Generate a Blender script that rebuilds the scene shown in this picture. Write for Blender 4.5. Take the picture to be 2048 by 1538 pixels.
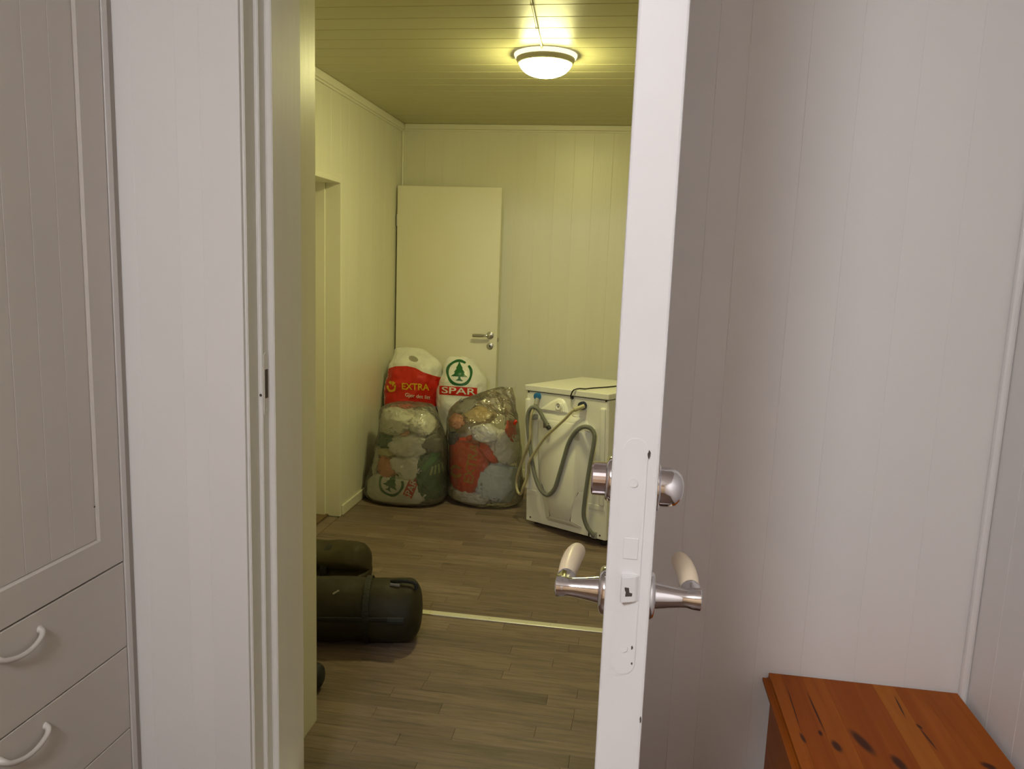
import bpy, bmesh, math, random
from mathutils import Vector, Matrix, noise
from mathutils.bvhtree import BVHTree

random.seed(7)
S = bpy.context.scene
C = S.collection
for o in list(bpy.data.objects):
    bpy.data.objects.remove(o)

# ------------------------------------------------------------------ camera
cam_d = bpy.data.cameras.new('camera')
cam = bpy.data.objects.new('camera', cam_d)
C.objects.link(cam)
cam_d.sensor_fit = 'HORIZONTAL'
cam_d.sensor_width = 36.0
cam_d.lens = 27.0
cam_d.clip_start = 0.02
cam.matrix_world = Matrix(((0.9876, -0.05866, 0.14561, 0.0),
                           (0.15274, 0.14511, -0.97756, 0.0),
                           (0.03621, 0.98768, 0.15227, 1.54),
                           (0, 0, 0, 1)))
S.camera = cam

# ------------------------------------------------------------------ world, exposure
w = bpy.data.worlds.new('world')
S.world = w
w.use_nodes = True
w.node_tree.nodes['Background'].inputs[0].default_value = (0.02, 0.02, 0.02, 1)
w.node_tree.nodes['Background'].inputs[1].default_value = 0.2
S.view_settings.view_transform = 'Standard'
S.view_settings.look = 'None'
S.view_settings.exposure = 1.0
S.view_settings.gamma = 1.0
S.view_settings.use_curve_mapping = False
S.cycles.use_denoising = True
S.cycles.max_bounces = 6
S.cycles.diffuse_bounces = 4
S.cycles.glossy_bounces = 2
S.cycles.transmission_bounces = 3
S.cycles.use_adaptive_sampling = True
S.cycles.adaptive_threshold = 0.07
S.cycles.adaptive_min_samples = 16
S.cycles.transparent_max_bounces = 10
S.cycles.sample_clamp_indirect = 4.0
S.cycles.caustics_reflective = False
S.cycles.caustics_refractive = False

# lamp output, the two rooms' lamps are of different colour
HALL_LAMP = ((1.0, 0.94, 0.40), 62.0)
BED_LAMP = ((0.95, 0.985, 1.045), 35.0)
BED_LAMP_LOC = (-0.50, -0.85, 2.506)

# ------------------------------------------------------------------ materials
MATS = {}

def mat(name, col, rough=0.5, metal=0.0, var=0.0, vscale=6.0, bump=0.0, bscale=40.0, stretch=(1, 1, 1),
        rnd=0.0, spec=0.5, emit=None, estr=0.0, coat=0.0, sheen=0.0):
    if name in MATS:
        return MATS[name]
    m = bpy.data.materials.new(name)
    m.use_nodes = True
    nt = m.node_tree
    N = nt.nodes
    L = nt.links
    b = N['Principled BSDF']
    b.inputs['Base Color'].default_value = (*col, 1)
    b.inputs['Roughness'].default_value = rough
    b.inputs['Metallic'].default_value = metal
    b.inputs['Specular IOR Level'].default_value = spec
    b.inputs['Coat Weight'].default_value = coat
    if sheen:
        b.inputs['Sheen Weight'].default_value = sheen
    if emit:
        b.inputs['Emission Color'].default_value = (*emit, 1)
        b.inputs['Emission Strength'].default_value = estr
    tc = N.new('ShaderNodeTexCoord')
    mp = N.new('ShaderNodeMapping')
    mp.inputs['Scale'].default_value = stretch
    L.new(tc.outputs['Object'], mp.inputs['Vector'])
    oi = N.new('ShaderNodeObjectInfo')
    add = N.new('ShaderNodeVectorMath')
    add.operation = 'ADD'
    mul = N.new('ShaderNodeMath')
    mul.operation = 'MULTIPLY'
    mul.inputs[1].default_value = 37.0
    L.new(oi.outputs['Random'], mul.inputs[0])
    L.new(mp.outputs['Vector'], add.inputs[0])
    L.new(mul.outputs[0], add.inputs[1])
    cur = None
    if var:
        n = N.new('ShaderNodeTexNoise')
        n.inputs['Scale'].default_value = vscale
        n.inputs['Detail'].default_value = 3
        L.new(add.outputs[0], n.inputs['Vector'])
        mr = N.new('ShaderNodeMapRange')
        mr.inputs['From Min'].default_value = 0.3
        mr.inputs['From Max'].default_value = 0.7
        mr.inputs['To Min'].default_value = 1 - var
        mr.inputs['To Max'].default_value = 1 + var
        L.new(n.outputs['Fac'], mr.inputs['Value'])
        cur = mr.outputs[0]
    if rnd:
        mr2 = N.new('ShaderNodeMapRange')
        mr2.inputs['To Min'].default_value = 1 - rnd
        mr2.inputs['To Max'].default_value = 1 + rnd
        L.new(oi.outputs['Random'], mr2.inputs['Value'])
        if cur:
            mm = N.new('ShaderNodeMath')
            mm.operation = 'MULTIPLY'
            L.new(cur, mm.inputs[0])
            L.new(mr2.outputs[0], mm.inputs[1])
            cur = mm.outputs[0]
        else:
            cur = mr2.outputs[0]
    if cur:
        vm = N.new('ShaderNodeVectorMath')
        vm.operation = 'SCALE'
        vm.inputs[0].default_value = col
        L.new(cur, vm.inputs['Scale'])
        L.new(vm.outputs[0], b.inputs['Base Color'])
    if bump:
        n2 = N.new('ShaderNodeTexNoise')
        n2.inputs['Scale'].default_value = bscale
        n2.inputs['Detail'].default_value = 2
        L.new(add.outputs[0], n2.inputs['Vector'])
        bp = N.new('ShaderNodeBump')
        bp.inputs['Strength'].default_value = bump
        bp.inputs['Distance'].default_value = 0.01
        L.new(n2.outputs['Fac'], bp.inputs['Height'])
        L.new(bp.outputs[0], b.inputs['Normal'])
    MATS[name] = m
    return m


# boards: local x = width, y = length, z = outward
M_BEDWALL = mat('bedroom_wall_paint', (0.80, 0.765, 0.735), 0.5, var=0.012, vscale=3, rnd=0.010)
M_HALLWALL = mat('hall_wall_paint', (0.80, 0.775, 0.66), 0.33, var=0.015, vscale=3, bump=0.08, bscale=30, stretch=(6, 0.4, 6), rnd=0.015)
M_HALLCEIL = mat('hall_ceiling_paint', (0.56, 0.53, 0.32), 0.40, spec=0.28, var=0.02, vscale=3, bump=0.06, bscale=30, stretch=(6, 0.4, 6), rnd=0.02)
M_TRIMHALL = mat('hall_trim_paint', (0.82, 0.79, 0.68), 0.35, bump=0.05, bscale=20)
M_CORE = mat('wall_core_paint', (0.74, 0.71, 0.66), 0.6, var=0.02)
M_FRAME = mat('door_frame_paint', (0.78, 0.745, 0.70), 0.5, var=0.02, vscale=4, bump=0.04, bscale=14, stretch=(5, 5, 0.5), spec=0.3)
M_STUB = mat('passage_wall_paint', (0.76, 0.72, 0.62), 0.40, var=0.02, vscale=4, bump=0.05, bscale=18, stretch=(6, 6, 0.4), spec=0.22)
M_LEAF = mat('door_leaf_paint', (0.66, 0.64, 0.63), 0.35, var=0.02, vscale=7, bump=0.05, bscale=30)
M_FARDOOR = mat('hall_door_paint', (0.86, 0.82, 0.69), 0.4, var=0.02, vscale=2)
M_WARD = mat('wardrobe_paint', (0.58, 0.525, 0.475), 0.42, var=0.015, vscale=3, bump=0.04, bscale=25)
M_WARDFRONT = mat('wardrobe_handle_paint', (0.59, 0.54, 0.49), 0.4)
M_WARDEDGE = mat('wardrobe_edge_paint', (0.68, 0.635, 0.60), 0.4)
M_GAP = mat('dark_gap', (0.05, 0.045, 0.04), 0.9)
M_CHROME = mat('chrome', (0.74, 0.72, 0.74), 0.08, metal=1.0)
M_STEEL = mat('brushed_steel', (0.55, 0.53, 0.50), 0.32, metal=1.0)
M_IVORY = mat('ivory_plastic', (0.88, 0.72, 0.50), 0.35, var=0.04, vscale=20)
M_CHIP = mat('chipped_paint_wood', (0.06, 0.045, 0.035), 0.8)
M_SHADOWHOLE = mat('strike_hole_dark', (0.10, 0.07, 0.05), 0.7)
M_WM = mat('washer_enamel', (0.84, 0.83, 0.80), 0.3, var=0.01)
M_WMBACK = mat('washer_back_steel', (0.87, 0.86, 0.82), 0.38, var=0.02, vscale=5)
M_HOSE = mat('drain_hose_grey', (0.20, 0.205, 0.18), 0.5)
M_HOSE2 = mat('inlet_hose_beige', (0.48, 0.43, 0.27), 0.45)
M_BLUE = mat('valve_blue', (0.02, 0.16, 0.42), 0.4)
M_NAVY = mat('valve_navy', (0.015, 0.025, 0.06), 0.45)
M_BLACK = mat('black_rubber', (0.018, 0.018, 0.018), 0.5)
M_STICK = mat('sticker_grey', (0.35, 0.35, 0.33), 0.5)
M_OLIVE = mat('olive_nylon', (0.024, 0.019, 0.008), 0.6, var=0.25, vscale=8, bump=0.5, bscale=14, spec=0.3)
M_OLIVE2 = mat('olive_nylon_light', (0.042, 0.032, 0.012), 0.6, var=0.25, vscale=8, bump=0.5, bscale=12, spec=0.3)
M_STRAP = mat('strap_webbing', (0.007, 0.006, 0.004), 0.6, bump=0.3, bscale=200)
M_BLACKCLOTH = mat('black_cloth', (0.012, 0.012, 0.014), 0.7, bump=0.3, bscale=30)
M_TAG = mat('white_tag', (0.65, 0.62, 0.55), 0.5)
M_STRIP = mat('threshold_strip', (0.74, 0.71, 0.60), 0.35, metal=0.2)
M_LAMPWHITE = mat('lamp_white_metal', (0.80, 0.78, 0.66), 0.4)
M_LAMPRING = mat('lamp_ring_nickel', (0.60, 0.57, 0.48), 0.45, metal=0.3)
M_OPAL = mat('lamp_opal_rim', (0.85, 0.84, 0.74), 0.4, emit=(1.0, 0.95, 0.66), estr=0.6)
M_GLASS_H = mat('lamp_glass_hall', (0.9, 0.9, 0.85), 0.3, emit=HALL_LAMP[0], estr=HALL_LAMP[1])
M_GLASS_B = mat('lamp_glass_bedroom', (0.9, 0.9, 0.85), 0.3, emit=BED_LAMP[0], estr=BED_LAMP[1])
M_OPAL.cycles.emission_sampling = 'NONE'
M_GLASS_H.cycles.emission_sampling = 'FRONT'
M_GLASS_B.cycles.emission_sampling = 'FRONT'
M_BEDREAR = mat('bedroom_rear_wood', (0.30, 0.19, 0.125), 0.5, var=0.1, vscale=4, stretch=(6, 6, 0.5))
M_BEDBACK = mat('bedroom_back_wall_paint', (0.62, 0.45, 0.27), 0.6)
M_BEDFLOOR = mat('bedroom_floor_wood', (0.10, 0.055, 0.032), 0.45, var=0.2, vscale=5, stretch=(1, 8, 1), rnd=0.1)
M_BEDCEIL = mat('bedroom_ceiling_paint', (0.66, 0.60, 0.54), 0.6)

# floor laminate: grey-brown strips with long grain along local x
def laminate():
    m = bpy.data.materials.new('laminate_oak')
    m.use_nodes = True
    nt = m.node_tree
    N, L = nt.nodes, nt.links
    b = N['Principled BSDF']
    b.inputs['Roughness'].default_value = 0.42
    tc = N.new('ShaderNodeTexCoord')
    oi = N.new('ShaderNodeObjectInfo')
    mul = N.new('ShaderNodeMath'); mul.operation = 'MULTIPLY'; mul.inputs[1].default_value = 91.0
    L.new(oi.outputs['Random'], mul.inputs[0])
    add = N.new('ShaderNodeVectorMath'); add.operation = 'ADD'
    L.new(tc.outputs['Object'], add.inputs[0]); L.new(mul.outputs[0], add.inputs[1])
    mp = N.new('ShaderNodeMapping'); mp.inputs['Scale'].default_value = (3.0, 38.0, 3.0)
    L.new(add.outputs[0], mp.inputs['Vector'])
    n = N.new('ShaderNodeTexNoise'); n.inputs['Scale'].default_value = 1.6; n.inputs['Detail'].default_value = 7
    n.inputs['Roughness'].default_value = 0.65; n.inputs['Distortion'].default_value = 0.5
    L.new(mp.outputs[0], n.inputs['Vector'])
    r = N.new('ShaderNodeValToRGB')
    e = r.color_ramp.elements
    e[0].position = 0.30; e[0].color = (0.118, 0.085, 0.066, 1)
    e[1].position = 0.70; e[1].color = (0.255, 0.184, 0.146, 1)
    x = e.new(0.5); x.color = (0.200, 0.143, 0.113, 1)
    L.new(n.outputs['Fac'], r.inputs[0])
    mr = N.new('ShaderNodeMapRange'); mr.inputs['To Min'].default_value = 0.80; mr.inputs['To Max'].default_value = 1.22
    L.new(oi.outputs['Random'], mr.inputs['Value'])
    # knots
    mp2 = N.new('ShaderNodeMapping'); mp2.inputs['Scale'].default_value = (4.0, 14.0, 4.0)
    L.new(add.outputs[0], mp2.inputs['Vector'])
    n3 = N.new('ShaderNodeTexNoise'); n3.inputs['Scale'].default_value = 1.3; n3.inputs['Detail'].default_value = 2
    L.new(mp2.outputs[0], n3.inputs['Vector'])
    mr3 = N.new('ShaderNodeMapRange'); mr3.inputs['From Min'].default_value = 0.62; mr3.inputs['From Max'].default_value = 0.80
    mr3.inputs['To Min'].default_value = 1.0; mr3.inputs['To Max'].default_value = 0.62
    L.new(n3.outputs['Fac'], mr3.inputs['Value'])
    mm = N.new('ShaderNodeMath'); mm.operation = 'MULTIPLY'
    L.new(mr.outputs[0], mm.inputs[0]); L.new(mr3.outputs[0], mm.inputs[1])
    vm = N.new('ShaderNodeVectorMath'); vm.operation = 'SCALE'
    L.new(r.outputs[0], vm.inputs[0]); L.new(mm.outputs[0], vm.inputs['Scale'])
    L.new(vm.outputs[0], b.inputs['Base Color'])
    bp = N.new('ShaderNodeBump'); bp.inputs['Strength'].default_value = 0.12; bp.inputs['Distance'].default_value = 0.004
    L.new(n.outputs['Fac'], bp.inputs['Height']); L.new(bp.outputs[0], b.inputs['Normal'])
    return m
M_LAM = laminate()

# ------------------------------------------------------------------ mesh helpers
def mesh_of(bm, name, smooth=False):
    bmesh.ops.recalc_face_normals(bm, faces=bm.faces[:])
    me = bpy.data.meshes.new(name)
    bm.to_mesh(me)
    bm.free()
    if smooth:
        for p in me.polygons:
            p.use_smooth = True
        if smooth != 'all':
            me.set_sharp_from_angle(angle=math.radians(48))
    return me

def link(name, data, parent=None, m=None):
    o = bpy.data.objects.new(name, data)
    C.objects.link(o)
    if parent is not None:
        o.parent = parent
    if m is not None and data is not None and not data.materials:
        data.materials.append(m)
    return o

def obj(name, bm, m, parent=None, smooth=False):
    return link(name, mesh_of(bm, name, smooth), parent, m)

def tag(o, label, cat, group=None):
    o['label'] = label
    o['category'] = cat
    if group:
        o['group'] = group
    return o

def struct(o):
    o['kind'] = 'structure'
    return o

def empty(name, loc=(0, 0, 0), rotz=0.0):
    o = bpy.data.objects.new(name, None)
    C.objects.link(o)
    o.empty_display_size = 0.05
    o.location = loc
    o.rotation_euler = (0, 0, rotz)
    return o

def bx(bm, x0, x1, y0, y1, z0, z1, bev=0.0, seg=2):
    r = bmesh.ops.create_cube(bm, size=1.0)
    vs = r['verts']
    for v in vs:
        v.co = Vector((x0 + (v.co.x + 0.5) * (x1 - x0), y0 + (v.co.y + 0.5) * (y1 - y0), z0 + (v.co.z + 0.5) * (z1 - z0)))
    if bev > 0:
        es = list({e for v in vs for e in v.link_edges})
        bmesh.ops.bevel(bm, geom=es, offset=bev, segments=seg, profile=0.5, affect='EDGES')
    return bm

def box(x0, x1, y0, y1, z0, z1, bev=0.0, seg=2):
    return bx(bmesh.new(), x0, x1, y0, y1, z0, z1, bev, seg)

def lathe(prof, seg=32, axis='Z', cap=True):
    """prof: list of (r, h) revolved about an axis."""
    bm = bmesh.new()
    rings = []
    for r, h in prof:
        ring = []
        for i in range(seg):
            a = 2 * math.pi * i / seg
            p = Vector((r * math.cos(a), r * math.sin(a), h))
            ring.append(bm.verts.new(p))
        rings.append(ring)
    for a, b in zip(rings, rings[1:]):
        for i in range(seg):
            bm.faces.new((a[i], a[(i + 1) % seg], b[(i + 1) % seg], b[i]))
    if cap:
        bm.faces.new(rings[0])
        bm.faces.new(rings[-1])
    if axis == 'X':
        bmesh.ops.rotate(bm, verts=bm.verts[:], cent=(0, 0, 0), matrix=Matrix.Rotation(math.pi / 2, 3, 'Y'))
    elif axis == 'Y':
        bmesh.ops.rotate(bm, verts=bm.verts[:], cent=(0, 0, 0), matrix=Matrix.Rotation(-math.pi / 2, 3, 'X'))
    return bm

def shift(bm, v):
    bmesh.ops.translate(bm, verts=bm.verts[:], vec=v)
    return bm

def spline(pts, n=12):
    pts = [Vector(p) for p in pts]
    P = [pts[0] * 2 - pts[1]] + pts + [pts[-1] * 2 - pts[-2]]
    out = []
    for i in range(1, len(P) - 2):
        p0, p1, p2, p3 = P[i - 1:i + 3]
        for k in range(n):
            t = k / n
            out.append(0.5 * ((2 * p1) + (p2 - p0) * t + (2 * p0 - 5 * p1 + 4 * p2 - p3) * t * t + (3 * p1 - p0 - 3 * p2 + p3) * t ** 3))
    out.append(pts[-1])
    return out

def tube(pts, rad, seg=10, ripple=0.0, cap=True, flat=1.0):
    bm = bmesh.new()
    n = len(pts)
    rings = []
    t = (pts[1] - pts[0]).normalized()
    up = Vector((0, 0, 1)) if abs(t.z) < 0.9 else Vector((1, 0, 0))
    nrm = (up - t * up.dot(t)).normalized()
    for i, p in enumerate(pts):
        t = (pts[min(i + 1, n - 1)] - pts[max(i - 1, 0)]).normalized()
        nrm = (nrm - t * nrm.dot(t)).normalized()
        bi = t.cross(nrm)
        r = rad(i / (n - 1)) if callable(rad) else rad
        if ripple:
            r += ripple * (1 if i % 2 else -1)
        rings.append([bm.verts.new(p + nrm * math.cos(2 * math.pi * k / seg) * r + bi * math.sin(2 * math.pi * k / seg) * r * flat) for k in range(seg)])
    for a, b in zip(rings, rings[1:]):
        for k in range(seg):
            bm.faces.new((a[k], a[(k + 1) % seg], b[(k + 1) % seg], b[k]))
    if cap:
        bm.faces.new(rings[0])
        bm.faces.new(rings[-1])
    return bm

def prism(poly, z0, z1):
    """vertical prism over an xy outline"""
    bm = bmesh.new()
    a = [bm.verts.new((x, y, z0)) for x, y in poly]
    b = [bm.verts.new((x, y, z1)) for x, y in poly]
    n = len(poly)
    bm.faces.new(a)
    bm.faces.new(b)
    for i in range(n):
        bm.faces.new((a[i], a[(i + 1) % n], b[(i + 1) % n], b[i]))
    return bm

BOARD_CACHE = {}

def board_mesh(wd, ln, th, ch, m):
    """x = width, y = length, z = outward; chamfer on the front edges"""
    key = (round(wd, 4), round(ln, 4), th, ch, m.name)
    if key in BOARD_CACHE:
        return BOARD_CACHE[key]
    bm = bmesh.new()
    hw, hl = wd / 2, ln / 2
    lv = []
    for z, ins in ((0, 0), (th - ch, 0), (th, ch)):
        lv.append([bm.verts.new((sx * (hw - ins), sy * (hl - ins), z)) for sx, sy in ((-1, -1), (1, -1), (1, 1), (-1, 1))])
    bm.faces.new(lv[0]); bm.faces.new(lv[2])
    for a, b in zip(lv, lv[1:]):
        for i in range(4):
            bm.faces.new((a[i], a[(i + 1) % 4], b[(i + 1) % 4], b[i]))
    me = mesh_of(bm, 'board')
    me.materials.append(m)
    BOARD_CACHE[key] = me
    return me

def place(name, me, parent, loc, xa, ya, za):
    o = bpy.data.objects.new(name, me)
    C.objects.link(o)
    mw = Matrix((xa, ya, za)).transposed().to_4x4()
    mw.translation = loc
    o.parent = parent
    o.matrix_local = mw
    return o

VX, VY, VZ = Vector((1, 0, 0)), Vector((0, 1, 0)), Vector((0, 0, 1))

def wall_boards(parent, cuts, fixed, z0, z1, side, m, th=0.012, ch=0.0012, holes=()):
    """vertical boards between successive cuts; side gives the outward direction '-y','+x','-x','+y'"""
    for a, b in zip(cuts, cuts[1:]):
        za, zb = z0, z1
        skip = False
        for (h0, h1, hz0, hz1) in holes:
            if a >= h0 - 1e-4 and b <= h1 + 1e-4:
                if hz0 <= z0 + 1e-3:
                    za = hz1
        c = (a + b) / 2
        me = board_mesh(abs(b - a), zb - za, th, ch, m)
        zc = (za + zb) / 2
        if side == '-y':
            place('board', me, parent, (c, fixed, zc), VX, VZ, -VY)
        elif side == '+x':
            place('board', me, parent, (fixed, c, zc), VY, VZ, VX)
        elif side == '-x':
            place('board', me, parent, (fixed, c, zc), -VY, VZ, -VX)

def frange(a, b, step):
    out = [a]
    while out[-1] + step < b - 0.02:
        out.append(out[-1] + step)
    out.append(b)
    return out

# ------------------------------------------------------------------ dimensions
ZC = 2.506           # ceiling
ZB = 0.16            # bedroom floor, one step above the hall floor (0)
YW = 1.60            # bedroom face of the partition wall
YP = 1.84            # hall face of it
XL, YF = -1.666, 5.465   # hall: left wall, far wall
XR = 0.95            # hall right wall (hidden behind the door)
BXR = 0.73           # bedroom right wall
BXL = -1.76
BYB = -2.4

# ------------------------------------------------------------------ SETTING: hall
fl = struct(obj('floor', box(XL - 0.25, XR + 0.1, YP - 0.2, YF + 0.1, -0.08, -0.008), M_GAP))
# laminate strips, three to a board
sw = 0.0667
row = 0
y = YP + 0.02
while y < YF - 0.005:
    y1 = min(y + sw, YF)
    x = XL - random.uniform(0.0, 0.42)
    while x < XR:
        ln = random.choice((0.46, 0.56, 0.66))
        a, b = max(x, XL), min(x + ln, XR)
        x += ln
        if b - a < 0.03:
            continue
        if b < -0.97 and y < 2.25:
            continue
        me = board_mesh(b - a - 0.0004, y1 - y - 0.0004, 0.008, 0.0010, M_LAM)
        place('plank', me, fl, ((a + b) / 2, (y + y1) / 2, -0.008), VX, VY, VZ)
    y = y1
    row += 1

ce = struct(obj('ceiling', box(XL - 0.1, XR + 0.1, YP - 0.02, YF + 0.1, ZC + 0.012, ZC + 0.08), M_CORE))
cuts = [3.0168 + 0.1418 * k for k in range(-9, 18)]
cuts = [c for c in cuts if YP < c < YF]
cuts = [YP] + cuts + [YF]
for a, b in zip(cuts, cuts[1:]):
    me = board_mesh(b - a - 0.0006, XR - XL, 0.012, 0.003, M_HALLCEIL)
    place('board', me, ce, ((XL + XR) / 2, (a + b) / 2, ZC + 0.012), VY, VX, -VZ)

place('plank', board_mesh(0.08, 0.80, 0.008, 0.001, M_LAM), fl, (XL - 0.042, 3.865, -0.008), VX, VY, VZ)
wf = struct(obj('wall_far', box(XL - 0.1, XR + 0.1, YF + 0.012, YF + 0.1, -0.08, ZC + 0.02), M_CORE))
wall_boards(wf, [XL] + [-1.63 + 0.1325 * k for k in range(0, 19)] + [XR], YF + 0.012, 0.0, ZC, '-y', M_HALLWALL)

# left wall with a doorway
DO0, DO1, DOZ = 3.45, 4.285, 1.99
wl = struct(obj('wall_left', bx(bx(box(XL - 0.10, XL - 0.012, 2.0, DO0, -0.08, ZC + 0.02), XL - 0.10, XL - 0.012, DO1, YF + 0.05, -0.08, ZC + 0.02),
                               XL - 0.10, XL - 0.012, DO0, DO1, DOZ, ZC + 0.02), M_HALLWALL))
wall_boards(wl, frange(2.28, DO0, 0.13) + frange(DO0, DO1, 0.1395)[1:] + frange(DO1, YF, 0.1325)[1:], XL - 0.012, 0.0, ZC, '+x', M_HALLWALL,
            holes=((DO0, DO1, 0.0, DOZ),))
wr = struct(obj('wall_right', box(XR + 0.012, XR + 0.1, YP, YF + 0.1, -0.08, ZC + 0.02), M_CORE))
wall_boards(wr, frange(YP, YF, 0.14), XR + 0.012, 0.0, ZC, '-x', M_HALLWALL)
# block of wall beside the passage behind the doorway
st = struct(obj('wall_passage', box(XL - 0.1, -0.964, YP, 2.28, -0.02, ZC + 0.01, 0.006, 2), M_STUB))

# side doorway: frame and closed door
df = struct(obj('trim_1', bx(bx(box(XL - 0.086, XL + 0.004, DO1 - 0.006, DO1 + 0.02, 0, DOZ + 0.03, 0.002), XL - 0.25, XL - 0.086, DO1 - 0.022, DO1 + 0.02, 0, DOZ + 0.03, 0.002),
                             XL - 0.25, XL + 0.004, DO0, DO1 - 0.006, DOZ - 0.02, DOZ + 0.012, 0.002), M_TRIMHALL))
bm = box(XL - 0.25, XL + 0.004, DO0 - 0.02, DO0 + 0.004, 0, DOZ + 0.03, 0.002)
link('jamb', mesh_of(bm, 'jamb'), df, M_TRIMHALL)
link('sill', mesh_of(box(XL - 0.25, XL - 0.07, DO0, DO1, 0.0, 0.012, 0.003), 'sill'), df, mat('sill_oak', (0.16, 0.10, 0.05), 0.5, var=0.2, vscale=9, stretch=(8, 1, 1)))
d2 = struct(obj('door_1', box(XL - 0.29, XL - 0.25, DO0 - 0.02, DO1 + 0.03, 0.0, DOZ + 0.03, 0.002), M_FARDOOR))
link('door_panel', mesh_of(box(XL - 0.25, XL - 0.244, DO0 + 0.12, DO1 - 0.10, 0.15, 1.9, 0.002), 'door_panel'), d2, M_FARDOOR)

def bar(name, x0, x1, y0, y1, z0, z1, m, bev=0.004):
    return struct(obj(name, box(x0, x1, y0, y1, z0, z1, bev, 2), m))

t2 = bar('trim_2', XL, XL + 0.022, 2.28, YF, ZC - 0.042, ZC, M_TRIMHALL, 0.006)     # crown along the left wall
link('lower_bead', mesh_of(box(XL, XL + 0.012, 2.28, YF, ZC - 0.055, ZC - 0.042, 0.003), 'lower_bead'), t2, M_TRIMHALL)
t3 = bar('trim_3', XL + 0.022, XR, YF - 0.022, YF, ZC - 0.036, ZC, M_TRIMHALL, 0.006)
link('lower_bead', mesh_of(box(XL + 0.012, XR, YF - 0.010, YF, ZC - 0.048, ZC - 0.036, 0.003), 'lower_bead'), t3, M_TRIMHALL)
bar('trim_4', XL, XL + 0.016, YF - 0.016, YF, 0.0, ZC - 0.05, M_TRIMHALL, 0.005)     # corner bead
bar('baseboard_left', XL, XL + 0.012, DO1 + 0.025, YF, 0.0, 0.062, M_TRIMHALL, 0.004)
bar('baseboard_far', XL + 0.012, XR, YF - 0.012, YF, 0.0, 0.062, M_TRIMHALL, 0.004)

# floor transition strip with screws
ts = struct(obj('trim_5', box(XL + 0.01, XR - 0.01, 3.120, 3.158, 0.0, 0.006, 0.0025, 2), M_STRIP))
k = 0
xx = -0.70
for xx in [-1.53, -1.18, -0.80, -0.53, -0.26, 0.02, 0.3, 0.6]:
    link('screw', mesh_of(shift(lathe([(0.004, 0), (0.004, 0.001), (0.0025, 0.0016)], 10), (xx, 3.139, 0.0055)), 'screw'), ts, M_STEEL)

# ------------------------------------------------------------------ SETTING: bedroom
bf = struct(obj('floor_bedroom', box(BXL - 0.1, BXR + 0.1, BYB - 0.1, YW + 0.02, ZB - 0.08, ZB), M_BEDFLOOR))
struct(obj('ceiling_bedroom', box(BXL - 0.1, BXR + 0.1, BYB - 0.1, YW + 0.02, ZC, ZC + 0.08), M_BEDCEIL))
struct(obj('wall_bedroom_back', box(BXL - 0.1, BXR + 0.1, BYB - 0.1, BYB, ZB - 0.05, ZC + 0.02), M_BEDBACK))
struct(obj('wall_bedroom_left', box(BXL - 0.1, BXL, BYB, YW + 0.02, ZB - 0.05, ZC + 0.02), M_BEDREAR))
FX0, FX1, FZ = -0.848, 0.052, 2.235      # rough opening of the doorway
wn = struct(obj('wall_near', bx(bx(box(BXL - 0.1, -0.8585, YW + 0.012, YP, -0.08, ZC + 0.08), 0.0625, XR + 0.1, YW + 0.012, YP, -0.08, ZC + 0.08),
                                -0.8585, 0.0625, YW + 0.012, YP, FZ, ZC + 0.08), M_CORE))
wall_boards(wn, [BXL, -1.64, -1.50, -1.36, -1.235, -1.1, -0.995, -0.9385, FX0], YW + 0.012, ZB, ZC, '-y', M_BEDWALL, ch=0.0006)
wall_boards(wn, [FX0, -0.72, -0.58, -0.44, -0.30, -0.16, -0.05, FX1], YW + 0.012, FZ, ZC, '-y', M_BEDWALL, ch=0.0006)
wall_boards(wn, [FX1, 0.139, 0.198, 0.309, 0.4028, 0.510, 0.611, BXR], YW + 0.012, ZB, ZC, '-y', M_BEDWALL, ch=0.0006)
wbr = struct(obj('wall_bedroom_right', box(BXR + 0.012, BXR + 0.1, BYB, YW + 0.02, ZB - 0.05, ZC + 0.02), M_CORE))
wall_boards(wbr, [BYB, -2.2, -1.9, -1.6, -1.3, -1.0, -0.7, -0.4, -0.1, 0.2, 0.5, 0.7, 0.84, 0.98, 1.12, 1.26, 1.40, 1.50, YW], BXR + 0.012, ZB, ZC, '-x', M_BEDWALL, ch=0.0006)
bar('trim_6', BXR - 0.016, BXR, YW - 0.016, YW, ZB, ZC, M_BEDWALL, 0.006)            # corner bead
bar('baseboard_bedroom', -0.0 + FX1 + 0.02, BXR - 0.016, YW - 0.012, YW, ZB, ZB + 0.06, M_TRIMHALL, 0.004)

# door frame: stepped profile, latch side on the left, hinge side on the right
def jamb_profile(s):
    p = [(-0.849, 1.6075), (-0.841, 1.6075), (-0.841, 1.655), (-0.832, 1.655), (-0.832, 1.687), (-0.817, 1.687), (-0.817, 1.840), (-0.858, 1.840), (-0.858, 1.613), (-0.849, 1.613)]
    if s > 0:
        p = [(-0.796 - x, y) for x, y in reversed(p)]
    return p

fr = empty('trim_7', (0, 0, 0))
struct(fr)
for s in (-1, 1):
    jb = prism(jamb_profile(s), 0.0, FZ)
    es = [e for e in jb.edges if abs(e.verts[0].co.z - e.verts[1].co.z) > 1]
    bmesh.ops.bevel(jb, geom=es, offset=0.0016, segments=2, affect='EDGES')
    jo = obj('jamb', jb, M_FRAME, fr)
    if s < 0:
        left_jamb = jo
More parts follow.
